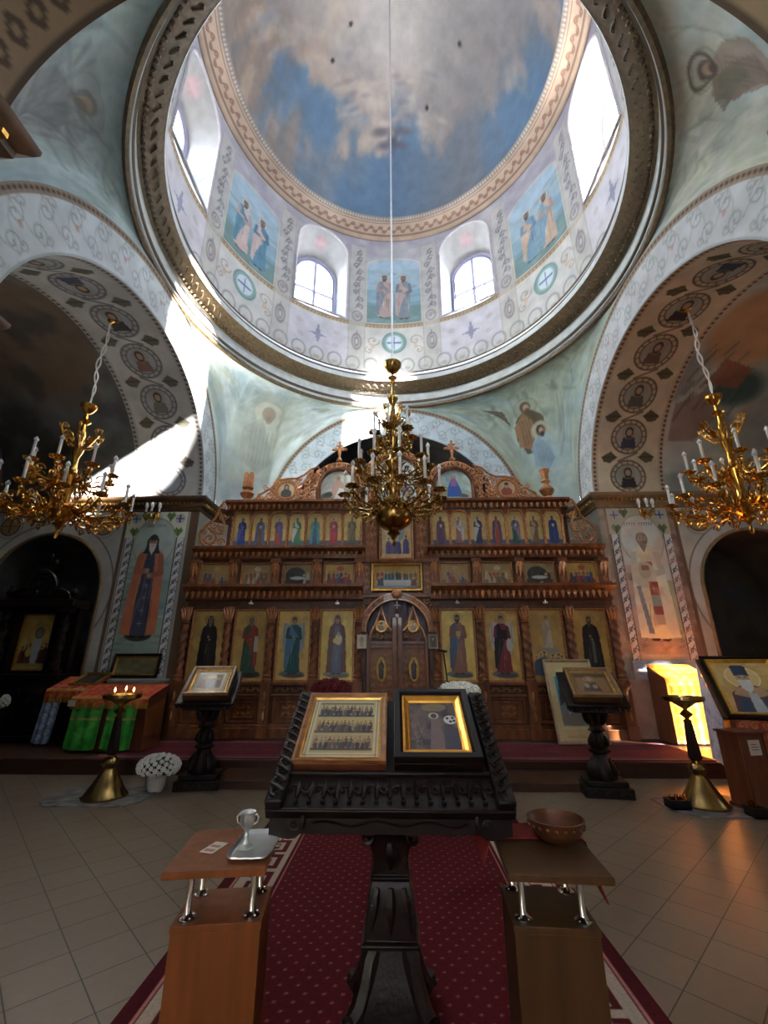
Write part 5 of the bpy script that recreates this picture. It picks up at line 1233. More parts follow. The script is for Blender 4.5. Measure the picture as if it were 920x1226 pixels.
for s in (-1, 1):
    scroll(q, LX+s*.11, PY-.12, .72, .035, PI/2, s, .012); scroll(q, LX+s*.06, PY-.1, .44, .03, PI/2, s)
    leaf(q, (LX+s*.06,PY-.1,.52), (LX+s*.09,PY-.12,.36), .02)
leaf(q, (LX,PY-.1,.52), (LX,PY-.12,.36), .025); leaf(q, (LX,PY-.11,.7), (LX,PY-.09,.58), .03); q.build('carving', M['ebony'], pd)
for sx, sy in ((-1,-1),(1,-1),(-1,1),(1,1)):
    q = MB(); pts = [(LX+sx*a, PY+sy*a*.8, z) for a, z in ((.06,.3),(.085,.25),(.1,.17),(.125,.1),(.16,.06),(.185,.07),(.18,.095))]; q.tube(pts, [.04,.045,.05,.05,.045,.035,.025], 8); q.ball((LX+sx*.15, PY+sy*.12, .05), .035, .035, .035, 8, 6)
    scroll(q, LX+sx*.13, PY+sy*.11, .14, .04, PI/2, sx); q.build('foot', M['ebony'], lt)
mb = MB(); mb.box(LX-.17, LX+.17, PY-.16, PY+.16, .015, .05); mb.build('base_block', M['ebony'], lt, bevel=.012)

# two framed icons lying on the lectern
ti = thing('framed_icon', 'icon with three rows of small saints in a light wooden frame on the lectern', 'icon', tuple(T @ Vector((-.25,.22,0))))
mb = MB(); mb.M = T; mb.box(-.48, -.02, .22, .75, .003, .04); mb.build('case', M['brown'], ti, bevel=.003)
mb = MB(); mb.M = T; lframe(mb, -.48, -.02, .22, .75, .03, .04, .062, 0); lframe(mb, -.45, -.05, .25, .72, .012, .04, .052, 1); mb.build('frame', [mat('honey_wood', (150,98,52), .35, noise=.15, nscale=12, stretch=(1,1,5)), M['gilt']], ti, smooth=20)
w, h = .376, .446; cv = Cv(w, h, .0027, (200,184,136), 0, 0)
cv.rect(0, w, 0, h, (206,194,150)); 
for k in range(60): cv.ell(.012, h*k/60, .004, .003, (140,116,80)); cv.ell(w-.012, h*k/60, .004, .003, (140,116,80))
for k in range(50): cv.ell(w*k/50, .012, .003, .004, (140,116,80)); cv.ell(w*k/50, h-.012, .003, .004, (140,116,80))
cv.rect(.026, w-.026, .026, h-.026, (186,166,104)); cv.rect(.034, w-.034, h-.06, h-.034, (96,98,80))
for k in range(20): cv.line([(.05+.014*k, h-.05), (.055+.014*k, h-.042)], .003, (190,180,130))
for r0, sky in ((.05,(176,150,110)),(.175,(196,166,90)),(.3,(186,172,130))):
    cv.rect(.03, w-.03, r0, r0+.1, sky); cv.rect(.03, w-.03, r0-.008, r0+.012, (84,74,66)); crowd(cv, .04, w-.04, r0+.02, .075, 13, [(70,52,60),(90,66,56),(50,48,62),(120,90,80),(66,80,78),(160,140,110)], (206,176,100)); crowd(cv, .045, w-.045, r0, .07, 12, [(60,46,48),(46,44,56),(84,60,50),(100,84,70),(70,76,70)], (196,164,90))
o = cv.build('painting', lfn(T, -.25-w/2, .485-h/2, w, h, .045), M['print'], ti)
ti = thing('framed_icon', 'dark icon in a bright gilt frame inside a black case on the lectern', 'icon', tuple(T @ Vector((.24,.22,0))))
mb = MB(); mb.M = T; mb.box(.02, .45, .22, .76, .003, .045); lframe(mb, .02, .45, .22, .76, .045, .045, .085, 0, .7); mb.build('case', M['ebony2'], ti, bevel=.003)
mb = MB(); mb.M = T; lframe(mb, .066, .404, .266, .714, .035, .045, .07, 0, .35); lframe(mb, .094, .376, .294, .686, .014, .045, .058, 0, .3); mb.build('gilt_frame', mat('bright_gilding', (226,162,66), .3, metal=.85, noise=.06, nscale=20), ti, smooth=20)
w, h = .262, .372; cv = Cv(w, h, .0027, (92,78,78), 0, 0); cv.clouds((120,100,90), .08, .45, .7); cv.clouds((52,44,52), .06, .5, .75); cv.clouds((140,124,96), .04, .62, .8, .7); cv.ell(w*.55,h*.88,.07,.035,(150,130,84),.8)
cv.poly([(w*.38,0),(w*.72,0),(w*.66,h*.35),(w*.6,h*.62),(w*.46,h*.62),(w*.42,h*.3)], (120,96,98)); cv.poly([(w*.66,0),(w,0),(w*.98,h*.42),(w*.72,h*.5)], (64,62,84))
cv.ell(w*.52,h*.69,.028,.026,(196,186,170)); cv.ell(w*.52,h*.685,.017,.02,(70,56,56)); cv.ell(w*.86,h*.6,.036,.036,(206,208,208))
for dx, dy in ((-.016,.012),(.014,.016),(.0,-.014),(.02,-.008)): cv.ell(w*.86+dx, h*.6+dy, .008, .009, (40,40,46))
for k in range(16): cv.line([(random.uniform(0,w*.4),random.uniform(0,h*.6)) for _ in range(2)], .006, random.choice([(130,110,104),(60,50,56)]), .5)
cv.build('painting', lfn(T, .235-w/2, .49-h/2, w, h, .05), M['print'], ti)

def flowers(name, label, cat, cx, cy, cz, rx, ry, rz, n, r, m, leafm=None, seed=1):
    rd = random.Random(seed); t = thing(name, label, cat, (cx, cy, cz-rz))
    if leafm: q = MB(); q.ball((cx,cy,cz), rx*.85, ry*.85, rz*.85, 12, 8); q.build('foliage', leafm, t)
    q = MB(); q.ball((0,0,0), r*.5, r*.5, r*.4, 8, 5)
    for ring, nn, el in ((.75,6,.35),(1.,7,.1)):
        for k in range(nn): a = 2*PI*k/nn+ring; q.tube([(.25*r*cos(a),.25*r*sin(a),.1*r),(.7*r*ring*cos(a),.7*r*ring*sin(a),el*r),(r*ring*cos(a),r*ring*sin(a),el*r*.5)], [r*.2,r*.26,r*.08], 5)
    proto = q.build('blossom', m); first = True
    for k in range(n):
        u = (k+.5)/n; th = PI*(1+5**.5)*k; z = 1-1.55*u; s = math.sqrt(max(0, 1-z*z))
        o = proto if first else proto.copy()
        if not first: COL.objects.link(o)
        first = False
        o.parent = t; d = Vector((s*cos(th)/rx*.1, s*sin(th)/ry*.1, z/rz*.1)).normalized()
        o.location = (rx*s*cos(th), ry*s*sin(th), rz*z+rz); o.rotation_euler = d.to_track_quat('Z', 'Y').to_euler(); o.scale = (rd.uniform(.85,1.15),)*3
    return t
flowers('flower_bunch', 'bunch of white cloth flowers on the back edge of the central lectern', 'flowers', .36, 2.93, 1.32, .115, .06, .045, 22, .034, M['petal'], M['petal'], 3)
flowers('flower_bunch', 'bunch of dark red flowers on the back edge of the central lectern', 'flowers', -.45, 2.93, 1.33, .11, .06, .055, 24, .032, M['redpetal'], M['redpetal'], 4)
t = thing('microphone_stand', 'thin black microphone stand rising behind the white flowers', 'stand', (.87,7.3,PL+.015))
q = MB(); q.lathe([(.14,PL+.015),(.14,PL+.03),(.03,PL+.045),(.012,PL+.06)], 20, (.87,7.3,0)); q.build('base', M['black'], t)
q = MB(); q.tube([(.87,7.3,PL+.05),(.73,7.3,1.66)], .011, 8); q.build('pole', M['black'], t); q = MB(); q.tube([(.64,7.3,1.665),(.79,7.3,1.645)], .018, 8); q.build('crossbar', M['black'], t)

# ------------------------------------------------------------------ two laminate stands in the foreground
def stand(cx, cy, rot, lm, tm, label, by0, by1, bw):
    R = Matrix.Translation((cx, cy, 0)) @ Matrix.Rotation(rot, 4, 'Z'); t = thing('side_stand', label, 'stand', (cx, cy, .014), 'laminate stands beside the lectern')
    mb = MB(); mb.M = R; mb.box(-bw/2, bw/2, by0, by1, .015, .51); b = mb.build('cabinet', lm, t, bevel=.003)
    mb = MB(); mb.M = R; mb.box(-bw/2-.004, bw/2+.004, by0-.004, by1+.004, .51, .535); mb.build('cabinet_top', lm, t, bevel=.003)
    mb = MB(); mb.M = R; mb.box(-.19, .19, -.215, .215, .73, .755); mb.build('shelf', tm, t, bevel=.003)
    for sx in (-1, 1):
        for sy in (by0+.045, by1-.045):
            q = MB(); q.M = R @ Matrix.Translation((sx*(bw/2-.045), sy, 0)); q.lathe([(.034,.535),(.034,.541),(.022,.546),(.013,.56),(.013,.71),(.024,.724),(.028,.73)], 16)
            for k in range(4): q.ball((.025*cos(k*PI/2+.7),.025*sin(k*PI/2+.7),.543), .006, n=6, k=4)
            q.build('post', M['steel'], t)
stand(-.755, 2.17, math.radians(7), M['laminate'], M['laminate'], 'beech laminate stand with raised shelf left of the lectern', -.08, .2, .34)
stand(.575, 2.16, math.radians(-4), M['laminate2'], M['laminate2'], 'brown laminate stand with raised shelf right of the lectern', -.06, .26, .32)
# tray, goblet, card
R = Matrix.Translation((-.64, 2.175, .757)) @ Matrix.Rotation(math.radians(3), 4, 'Z')
tr = thing('serving_tray', 'silver scalloped tray on the left laminate stand', 'tray', (-.64,2.175,.757)); mb = MB(); mb.M = R
def trf(u, v):
    a = 2*PI*u; sx, sy = .088, .155; p = 5.; c, s = cos(a), sin(a); k = (abs(c)**p+abs(s)**p)**(-1/p); sc = [0,.6,.86,.93,.99,1.0][int(round(v*5))]*(1+(.015*cos(a*14) if v > .75 else 0)); z = [.004,.004,.004,.012,.016,.011][int(round(v*5))]
    return (sx*k*c*sc, sy*k*s*sc, z)
mb.grid(trf, 72, 6, closeu=True); mb.build('tray_plate', M['silver'], tr)
gb = thing('goblet', 'small silver goblet with two handles standing on the tray', 'goblet', (-.675,2.15,.763)); q = MB()
q.lathe([(.034,0),(.034,.004),(.014,.014),(.007,.03),(.011,.042),(.007,.055),(.014,.066),(.027,.08),(.031,.1),(.029,.122),(.033,.128),(.029,.126),(.026,.1),(.014,.075),(0,.07)], 24, (-.675,2.15,.763)); q.build('cup', M['silver'], gb)
for s in (-1, 1): q = MB(); q.tube([(-.675+s*x,2.15,.763+z) for x, z in ((.028,.082),(.042,.09),(.046,.108),(.038,.12),(.03,.116))], .004, 6); q.build('handle', M['silver'], gb)
mb = MB(); mb.M = Matrix.Translation((-.81,2.16,.757)) @ Matrix.Rotation(math.radians(-14), 4, 'Z'); mb.box(-.03, .03, -.055, .055, 0, .002); mb.box(-.022,.022,-.045,-.02,.002,.0024,1); mb.box(-.022,.022,.0,.02,.002,.0024,1)
tag(mb.build('paper_card', [M['paper'], mat('faded_print', (176,130,120), .8)]), 'small white printed card beside the silver tray', 'card')
# bowl and cloth
bw_ = thing('wooden_bowl', 'brown turned wooden bowl on the right laminate stand', 'bowl', (.655,2.24,.768)); q = MB()
q.lathe([(.05,0),(.075,.008),(.105,.04),(.118,.075),(.122,.085),(.115,.087),(.098,.045),(.07,.018),(0,.014)], 36, (.655,2.24,.768)); q.build('bowl_shell', M['bowlwood'], bw_)
q = MB()
for k in range(20): q.ball((.655+.113*cos(k*PI/10),2.24+.113*sin(k*PI/10),.768+.062), .009, n=6, k=4)
q.build('carved_band', M['bowlwood'], bw_)
def drape(name, label, fn, nu, nv, m, cat='cloth', thick=.004):
    mb = MB(); mb.grid(fn, nu, nv); o = mb.build(name, m, smooth=80); s = o.modifiers.new('thickness', 'SOLIDIFY'); s.thickness = thick; s.offset = 1; return tag(o, label, cat)
def clothf(u, v):
    x = .30+.62*u; y = 2.27+.19*v; z = .7615
    l = .385-.01*v; r = .775
    if x < l: z -= (l-x)*(1.2-.4*v)+.0; x = l-(l-x)*.5-.006
    if x > r: z -= (x-r)*(1.6-.3*v); x = r+(x-r)*.45+.008
    return (x, y+(0.02*sin(u*9) if z < .75 else 0), z+.002*sin(u*30)*sin(v*8))
drape('red_cloth', 'dark red cloth under the bowl hanging over the stand edges', clothf, 60, 16, M['redcloth'])
# ------------------------------------------------------------------ small carved lecterns either side of the steps
def analoy(cx, cy, yaw, label, cv, iw, ih, iconlabel):
    R = Matrix.Translation((cx, cy, 0)) @ Matrix.Rotation(yaw, 4, 'Z')
    t = thing('carved_lectern', label, 'lectern', (cx, cy, .001), 'small carved lecterns before the icon screen')
    mb = MB(); mb.M = R; mb.box(-.27,.27,-.2,.2,.0,.11); mb.box(-.23,.23,-.17,.17,.11,.17); b = mb.build('base', M['ebony'], t, bevel=.012); q = MB(); q.M = R; carve(q, -.25,.25,.02,.1,-.205,.08); q.build('carving', M['ebony'], b)
    mb = MB(); mb.M = R; mb.lathe([(.15,.17),(.17,.24),(.13,.34),(.08,.4),(.075,.43),(.12,.46),(.12,.48),(.085,.5),(.11,.57),(.085,.64),(.06,.67),(.1,.69),(.075,.72),(.07,.76),(.1,.86),(.14,.9),(.1,.92)], 20, lobes=4, amp=.1)
    p = mb.build('pedestal', M['ebony'], t, smooth=50); q = MB(); q.M = R
    for k in range(8):
        a = k*PI/4; leaf(q, (.16*cos(a),.16*sin(a),.22), (.1*cos(a),.1*sin(a),.4), .04)
    q.build('foot_leaves', M['ebony'], p); q = MB(); q.M = R
    for k in range(8): a = k*PI/4; leaf(q, (.08*cos(a),.08*sin(a),.76), (.15*cos(a),.15*sin(a),.92), .035)
    q.build('capital_leaves', M['ebony'], p); q = MB(); q.M = R
    for k in range(8): a = k*PI/4; leaf(q, (.1*cos(a),.1*sin(a),.52), (.09*cos(a),.09*sin(a),.64), .03)
    q.build('vase_leaves', M['ebony'], p)
    T = Matrix.Translation((cx, cy, 0)) @ Matrix.Rotation(yaw, 4, 'Z') @ Matrix.Translation((0,-.26,1.0)) @ Matrix.Rotation(math.radians(36), 4, 'X')
    mb = MB(); mb.M = T; mb.box(-.36,.36,-.02,.62,-.05,0); o = mb.build('desk_top', M['ebony'], t, bevel=.01); q = MB(); q.M = T
    for i in range(13): leaf(q, (-.33+.055*i,-.025,-.01), (-.33+.055*i,-.025,-.075), .018)
    q.build('carving', M['ebony'], o)
    mb = MB(); mb.M = R; mb.box(-.28,.28,-.2,.2,.9,.98); mb.add([(a*.26,y,z) for a in (-1,1) for y, z in ((-.2,.98),(.22,.98),(.22,1.27))], [(0,1,2),(5,4,3),(0,3,4,1),(1,4,5,2),(2,5,3,0)]); mb.build('desk_box', M['ebony'], t, bevel=.008)
    f = thing('framed_icon', iconlabel, 'icon', tuple(T @ Vector((0,.04,0))), 'boxed icons on the small lecterns')
    mb = MB(); mb.M = T; mb.box(-iw/2, iw/2, .03, .03+ih, .002, .085); mb.build('case', M['laminate2'], f, bevel=.004)
    mb = MB(); mb.M = T; lframe(mb, -iw/2, iw/2, .03, .03+ih, .045, .085, .125, 0, .5); lframe(mb, -iw/2+.05, iw/2-.05, .08, ih-.02, .02, .085, .1, 1); mb.build('frame', [mat('pale_oak_frame', (150,116,80), .4, noise=.12, nscale=12), M['gilt']], f, smooth=20)
    cv.build('painting', lfn(T, -iw/2+.055, .085, iw-.11, ih-.11, .088), M['print'], f)
w, h = .45, .43
cv = Cv(w, h, .006, (150,130,96), 0, 0); cv.rect(.05,w-.05,.05,h-.05,(186,170,140)); cv.rect(.08,w-.08,.08,h-.08,(128,96,60)); crowd(cv, .1, w-.1, .1, .22, 4, [(120,70,50),(150,110,80),(90,60,50)], (200,160,90)); cv.ell(w/2,h*.7,.06,.04,(190,160,110))
analoy(-2.52, 6.28-.09, math.radians(9), 'dark carved lectern with boxed icon left of the steps', cv, .56, .54, 'pale framed boxed icon on the left small lectern')
cv = Cv(w, h, .006, (120,92,60), 0, 0); cv.rect(.04,w-.04,h-.1,h-.05,(70,56,40)); cv.rect(.05,w-.05,.04,h-.12,(150,112,66)); cv.poly([(.1,.05),(.32,.05),(.26,.25),(.16,.25)], (60,46,40)); cv.ell(.21,.28,.035,.045,(190,150,120)); cv.ell(.16,.16,.03,.05,(170,160,150)); cv.ell(.25,.14,.03,.04,(170,150,140)); cv.ring(.21,.28,.06,.01,(200,160,90))
analoy(2.45, 6.0, math.radians(-9), 'dark carved lectern with boxed icon right of the steps', cv, .56, .52, 'brown framed boxed icon on the right small lectern')

# ------------------------------------------------------------------ brass candle stands on grey mats
def mat_rug(cx, cy, w, d, label):
    c = .18; p = [(cx-w/2+c,cy-d/2),(cx+w/2-c,cy-d/2),(cx+w/2,cy-d/2+c),(cx+w/2,cy+d/2-c),(cx+w/2-c,cy+d/2),(cx-w/2+c,cy+d/2),(cx-w/2,cy+d/2-c),(cx-w/2,cy-d/2+c)]
    mb = MB(); mb.add([(x,y,.001) for x, y in p]+[(x,y,.012) for x, y in p], [tuple(range(7,-1,-1)), tuple(range(8,16))]+[(i,(i+1)%8,8+(i+1)%8,8+i) for i in range(8)]); tag(mb.build('floor_mat', M['matgrey']), label, 'mat', 'grey mats under the candle stands')
mat_rug(-3.5, 5.78, 1.15, .8, 'grey mat under the left candle stand'); mat_rug(3.42, 5.6, 1.1, .78, 'grey mat under the right candle stand')
def candlestand(cx, cy, label, lit):
    t = thing('candle_stand', label, 'candle stand', (cx, cy, .012), 'floor candle stands')
    q = MB(); q.lathe([(.24,.012),(.245,.03),(.22,.05),(.15,.16),(.09,.27),(.055,.31),(.08,.335),(.095,.37),(.08,.405),(.04,.43),(.055,.45),(.03,.47)], 32, (cx,cy,0)); q.build('base', M['brass2'], t)
    q = MB(); q.lathe([(.072,.46),(.075,.5),(.05,.8),(.045,.84)], 6, (cx,cy,0)); q.build('shaft', M['ebony2'], t, smooth=20)
    q = MB(); q.lathe([(.03,.83),(.05,.85),(.02,.87),(.07,.92),(.02,.97),(.03,.985)], 12, (cx,cy,0)); q.build('knop', M['brass2'], t)
    q = MB(); q.lathe([(.02,.97),(.06,1.0),(.12,1.04),(.2,1.06),(.215,1.075),(.215,1.11),(.205,1.11),(.2,1.08)], 32, (cx,cy,0)); d = q.build('dish', M['brass2'], t)
    q = MB(); q.lathe([(.2,1.07),(.2,1.09),(0,1.095)], 28, (cx,cy,0)); q.build('sand', M['soil'], d)
    for dx, dy, hh in lit:
        q = MB(); q.lathe([(.007,1.09),(.007,1.1+hh),(0,1.105+hh)], 8, (cx+dx,cy+dy,0)); c = q.build('wax_candle', M['wick'], t)
        q = MB(); q.lathe([(0,1.105+hh),(.011,1.12+hh),(.008,1.14+hh),(0,1.165+hh)], 8, (cx+dx,cy+dy,0)); q.build('flame', M['flame'], c)
candlestand(-3.43, 5.72, 'brass candle stand with three lit candles left of the steps', [(-.09,-.03,.03),(.0,.05,.045),(.14,-.02,.035)])
candlestand(3.33, 5.58, 'brass candle stand without lit candles right of the steps', [])
for x, y, w, lb in ((2.98,5.48,.2,'small dark box of gilt candle ends left of the right candle stand'), (3.62,5.23,.14,'small dark box of gilt candle ends right of the right candle stand')):
    t = thing('candle_box', lb, 'box', (x, y, .013), 'candle boxes on the floor'); mb = MB(); mb.box(x-w/2,x+w/2,y-.08,y+.08,.0135,.025); 
    for a, b, c, d in ((-w/2,w/2,-.08,-.07),(-w/2,w/2,.07,.08),(-w/2,-w/2+.01,-.07,.07),(w/2-.01,w/2,-.07,.07)): mb.box(x+a,x+b,y+c,y+d,.0135,.1)
    mb.build('box_shell', M['black'], t); rd = random.Random(int(x*10))
    for k in range(7):
        q = MB(); a = x+rd.uniform(-.07,.07); b = y+rd.uniform(-.04,.04); q.tube([(a,b,.026),(a+rd.uniform(-.04,.04),b+rd.uniform(-.03,.03),.14)], .009, 6); q.build('candle_end', M['brass'], t)

# ------------------------------------------------------------------ potted white chrysanthemum
pt = flowers('potted_chrysanthemum', 'potted white chrysanthemum on the floor beside the left carved lectern', 'plant', -2.98, 6.0, .27, .245, .2, .13, 90, .036, M['petal'], M['leaf'], 9)
q = MB(); q.lathe([(.08,.001),(.1,.05),(.115,.19),(.12,.2),(.11,.2),(.1,.17),(0,.17)], 20, (-2.98,6.0,0)); par(q.build('pot', M['paper']), pt); pt_ = pt

# ------------------------------------------------------------------ carved icon kiosk in the left niche
KX, KY = -6.76, 8.0
t = thing('icon_kiosk', 'dark carved kiosk with domed crest and golden icon in the left niche', 'kiosk', (KX, KY, PL))
mb = MB(); mb.box(KX-.72,KX+.72,KY,KY+.5,PL,1.2); mb.box(KX-.76,KX+.76,KY-.04,KY+.52,1.2,1.28); mb.box(KX-.76,KX+.76,KY-.04,KY+.52,PL,PL+.1); b = mb.build('base_cabinet', M['ebony'], t, bevel=.01)
q = MB(); carve(q, KX-.62,KX+.62,.4,1.1,KY-.01,.2); q.build('carving', M['ebony'], b)
mb = MB(); mb.box(KX-.66,KX+.66,KY+.3,KY+.42,1.28,2.5); mb.box(KX-.4,KX-.36,KY+.1,KY+.3,1.28,2.5); mb.box(KX+.36,KX+.4,KY+.1,KY+.3,1.28,2.5); mb.build('shrine_box', M['ebony2'], t)
for s in (-1, 1):
    x = KX+s*.56; q = MB(); q.box(x-.09,x+.09,KY+.02,KY+.2,1.28,1.36); q.twist(x,KY+.11,1.36,2.36,.07,3,3*s,14,40,.2); q.box(x-.1,x+.1,KY+.01,KY+.21,2.36,2.46); o = q.build('column', M['ebony'], t)
    q = MB()
    for k in range(10): leaf(q, (x,KY+.035,1.4+.095*k), (x+.03*s*(1 if k%2 else -1),KY+.03,1.5+.095*k), .03)
    q.build('carving', M['ebony'], o)
    q = MB(); q.lathe([(.07,2.6),(.075,2.63),(.04,2.66),(.08,2.72),(.06,2.78),(.02,2.82),(.03,2.85),(0,2.88)], 14, (KX+s*.62,KY+.11,0)); q.build('corner_finial', M['ebony'], t)
mb = MB(); mb.box(KX-.74,KX+.74,KY-.02,KY+.44,2.46,2.6); mb.build('cornice', M['ebony'], t, bevel=.015)
prof = [(-.6,2.6)]+[(-.6+.34*(1-cos(a)),2.6+.2*sin(a)) for a in np.linspace(0,PI/2,8)]+[(-.28*cos(a),2.8+.32*sin(a)) for a in np.linspace(.15,PI-.15,16)]
prof += [(-x, z) for x, z in [(-.6+.34*(1-cos(a)),2.6+.2*sin(a)) for a in np.linspace(0,PI/2,8)]][::-1]+[(.6,2.6)]
mb = MB(); mb.prism([(KX+x, z) for x, z in prof], KY+.06, KY+.16); o = mb.build('crest', M['ebony'], t); q = MB()
q.tube([(KX+x, KY+.05, z) for x, z in prof], .03, 6); q.tube([(KX+.2*cos(a),KY+.05,2.82+.2*sin(a)) for a in np.linspace(0,PI,16)], .02, 6); carve(q, KX-.38,KX+.38,2.63,2.8,KY+.05,.13); carve(q, KX-.15,KX+.15,2.8,2.98,KY+.05,.14)
q.build('carving', M['ebony'], o)
q = MB(); q.lathe([(.1,3.1),(.12,3.14),(.05,3.18),(.03,3.2)], 12, (KX,KY+.1,0)); q.box(KX-.03,KX+.03,KY+.08,KY+.12,3.18,3.44); q.box(KX-.12,KX+.12,KY+.08,KY+.12,3.29,3.35)
for dx, dz in ((-.12,3.32),(.12,3.32),(0,3.45)): q.ball((KX+dx,KY+.1,dz), .05, .03, .05, 8, 6)
for k in range(4): leaf(q, (KX,KY+.1,3.12), (KX+(-.18+.12*k),KY+.08,3.22), .04)
q.build('cross_finial', M['ebony'], t)
w, h = .66, .98; cv = Cv(w, h, .012, (214,170,70), 0, 0); cv.clouds((236,200,110), .2, .45, .7, .7); cv.rect(0,w,0,.04,(224,190,100)); cv.ring(w*.5,h*.62,.2,.012,(180,130,60))
cv.poly([(w*.38,.1),(w*.62,.1),(w*.6,h*.55),(w*.52,h*.66),(w*.42,h*.6),(w*.36,h*.4)], (176,190,200)); cv.ell(w*.5,h*.66,.09,.11,(96,120,130)); cv.ell(w*.5,h*.65,.05,.065,(170,130,100)); crowd(cv, .04, .25, .1, .36, 3, [(120,36,46),(90,30,44),(140,60,50)]); crowd(cv, w-.25, w-.04, .1, .36, 3, [(120,36,46),(90,30,44),(150,70,50)]); cv.ell(w*.3,h*.3,.06,.08,(230,190,90))
o = cv.build('painting', plane_fn((KX-w/2,KY+.285,1.36),(w,0,0),(0,0,h)), M['icon'], t); o['label'] = 'golden icon with a veiled figure between red robed figures'
q = MB(); frame_rect(q, KX-w/2-.03, KX+w/2+.03, 1.33, 1.37+h, KY+.3, .03, .04); q.build('icon_frame', M['gilt'], o)
flowers('flower_bunch', 'small white flower bunch at the left edge before the carved kiosk', 'flowers', -6.66, 7.78, .84, .07, .06, .11, 26, .034, M['petal'], M['leaf'], 12)
q = MB(); q.lathe([(.1,PL),(.05,PL+.03),(.03,.3),(.025,.55),(.07,.6),(.075,.74),(.06,.75),(0,.72)], 16, (-6.66,7.78,0)); tag(q.build('flower_vase', M['ebony2']), 'dark slender vase holding the small white flowers', 'vase')

# ------------------------------------------------------------------ cloth-covered stands on the left
def fringe_top(x0, x1, yf, yb, zf, zb, drop, cvf, parent, name='table_cloth', lab=None):
    """brocade over a tilted top, falling in front with a gold fringe"""
    Ls = math.hypot(yb-yf, zb-zf); H = Ls+drop; cv = cvf(x1-x0, H, drop)
    def fn(U, V):
        s = V*H; d = np.clip((s-drop)/Ls, 0, 1); y = yf+(yb-yf)*d; z = zf+(zb-zf)*d
        f = np.clip(drop-s, 0, None); y = y-.012-.02*np.minimum(1, f/.1)+.012*np.sin(U*34)*np.minimum(1, f/.12); z = z-f+.012
        return (x0+(x1-x0)*U, y, z)
    o = cv.build(name, fn, M['cloth'], parent)
    s = o.modifiers.new('thickness', 'SOLIDIFY'); s.thickness = .006; s.offset = 1
    if lab: o['label'] = lab
    return o
def redgold(W, H, drop):
    cv = Cv(W, H, .012, (186,58,38), 0, 0); cv.sat = .95; cv.clouds((206,96,56), .12, .45, .7, .8)
    for k in range(int(W/.14)):
        for j in range(int(H/.14)): cv.spiral(.07+.14*k, .09+.14*j, .045, .012, (206,140,60), .9, 1.3, k+j); 
    cv.rect(0, W, drop-.02, drop+.02, (206,150,70)); cv.rect(0, W, 0, .09, (176,120,50))
    x = 0
    while x < W: cv.rect(x, x+.008, 0, .085, (120,76,30)); x += .022
    return cv
def gr(W, H):
    cv = Cv(W, H, .012, (52,156,54), 0, 0); cv.sat = 1; cv.clouds((96,196,84), .15, .45, .75, .7); cv.clouds((20,80,30), .1, .5, .8, .5); cv.rect(0,W,H*.66,H*.7,(150,160,80)); 
    for k in range(6): cv.cross(W*(.3+.1*k), H*.68, .02, (190,180,110), .8)
    return cv
def hang(name, x0, x1, y, z0, z1, cv, parent, bow=.02, rag=0.):
    def fn(U, V): return (x0+(x1-x0)*U+rag*(1-V)*(U-.5), y-bow*(1-V)+.012*np.sin(U*17), z0+(z1-z0)*V+.03*np.abs(U-.5)**4*16*(1-V))
    o = cv.build(name, fn, M['cloth'], parent); s = o.modifiers.new('thickness', 'SOLIDIFY'); s.thickness = .005; return o
GX0, GX1, GY = -5.08, -3.86, 7.2
t = thing('draped_stand', 'wooden stand under red gold fringed cloth with two green cloth panels', 'stand', ((GX0+GX1)/2, 7.5, PL))
mb = MB(); mb.add([(x,y,z) for x in (GX0+.03,GX1-.03) for y, z in ((GY,PL+.015),(GY,.93),(GY+.55,1.1),(GY+.55,PL+.015))], [(0,1,2,3),(7,6,5,4),(0,4,5,1),(1,5,6,2),(2,6,7,3),(3,7,4,0)]); mb.build('body', M['brown'], t, bevel=.005)
fringe_top(GX0, GX1, GY-.02, GY+.57, .95, 1.12, .16, redgold, t, lab='red and gold fringed brocade')
for a, b in ((GX0+.06,GX0+.55),(GX0+.62,GX1-.14)):
    o = hang('green_panel', a, b, GY-.05, .24, .86, gr(b-a, .6), t, .06); o['label'] = 'bright green satin panel'
mb = MB(); mb.box(GX0-.02,GX0+.1,GY-.075,GY-.072,.84,.93); mb.build('paper_note', M['paper'], t)
mb = MB(); mb.add([(GX1-.029,y,z) for y, z in ((GY+.02,.42),(GY+.02,.8),(GY+.5,.92),(GY+.5,.36))]+[(GX1-.02,y,z) for y, z in ((GY+.02,.42),(GY+.02,.8),(GY+.5,.92),(GY+.5,.36))], [(4,5,6,7),(0,1,5,4),(1,2,6,5),(2,3,7,6),(3,0,4,7)]); o = mb.build('side_board', M['laminate'], t, smooth=0)
# second stand behind, blue drape and a framed icon on it
BX0, BX1, BY = -5.96, -5.2, 7.76
t = thing('draped_stand', 'stand under red cloth with blue drape beside the kiosk', 'stand', (-5.6, 8.0, PL))
mb = MB(); mb.add([(x,y,z) for x in (BX0+.05,BX1-.03) for y, z in ((BY+.02,PL+.001),(BY+.02,1.0),(BY+.5,1.2),(BY+.5,PL+.001))], [(0,1,2,3),(7,6,5,4),(0,4,5,1),(1,5,6,2),(2,6,7,3),(3,7,4,0)]); mb.build('body', M['ebony2'], t, bevel=.005)
def redpat(W, H, drop):
    cv = redgold(W, H, drop)
    for k in range(14): cv.line([(random.uniform(0,W),random.uniform(.1,H)) for _ in range(2)], .015, (220,190,170), .7)
    return cv
fringe_top(BX0, BX1, BY, BY+.5, 1.03, 1.22, .2, redpat, t, lab='red patterned cloth with gold fringe')
cvb = Cv(.36, .78, .012, (116,146,190), 0, 0); cvb.clouds((170,186,206), .1, .5, .7, .8)
for k in range(8): cvb.spiral(.1+.14*(k%2), .1+.09*k, .06, .02, (200,208,216), .8)
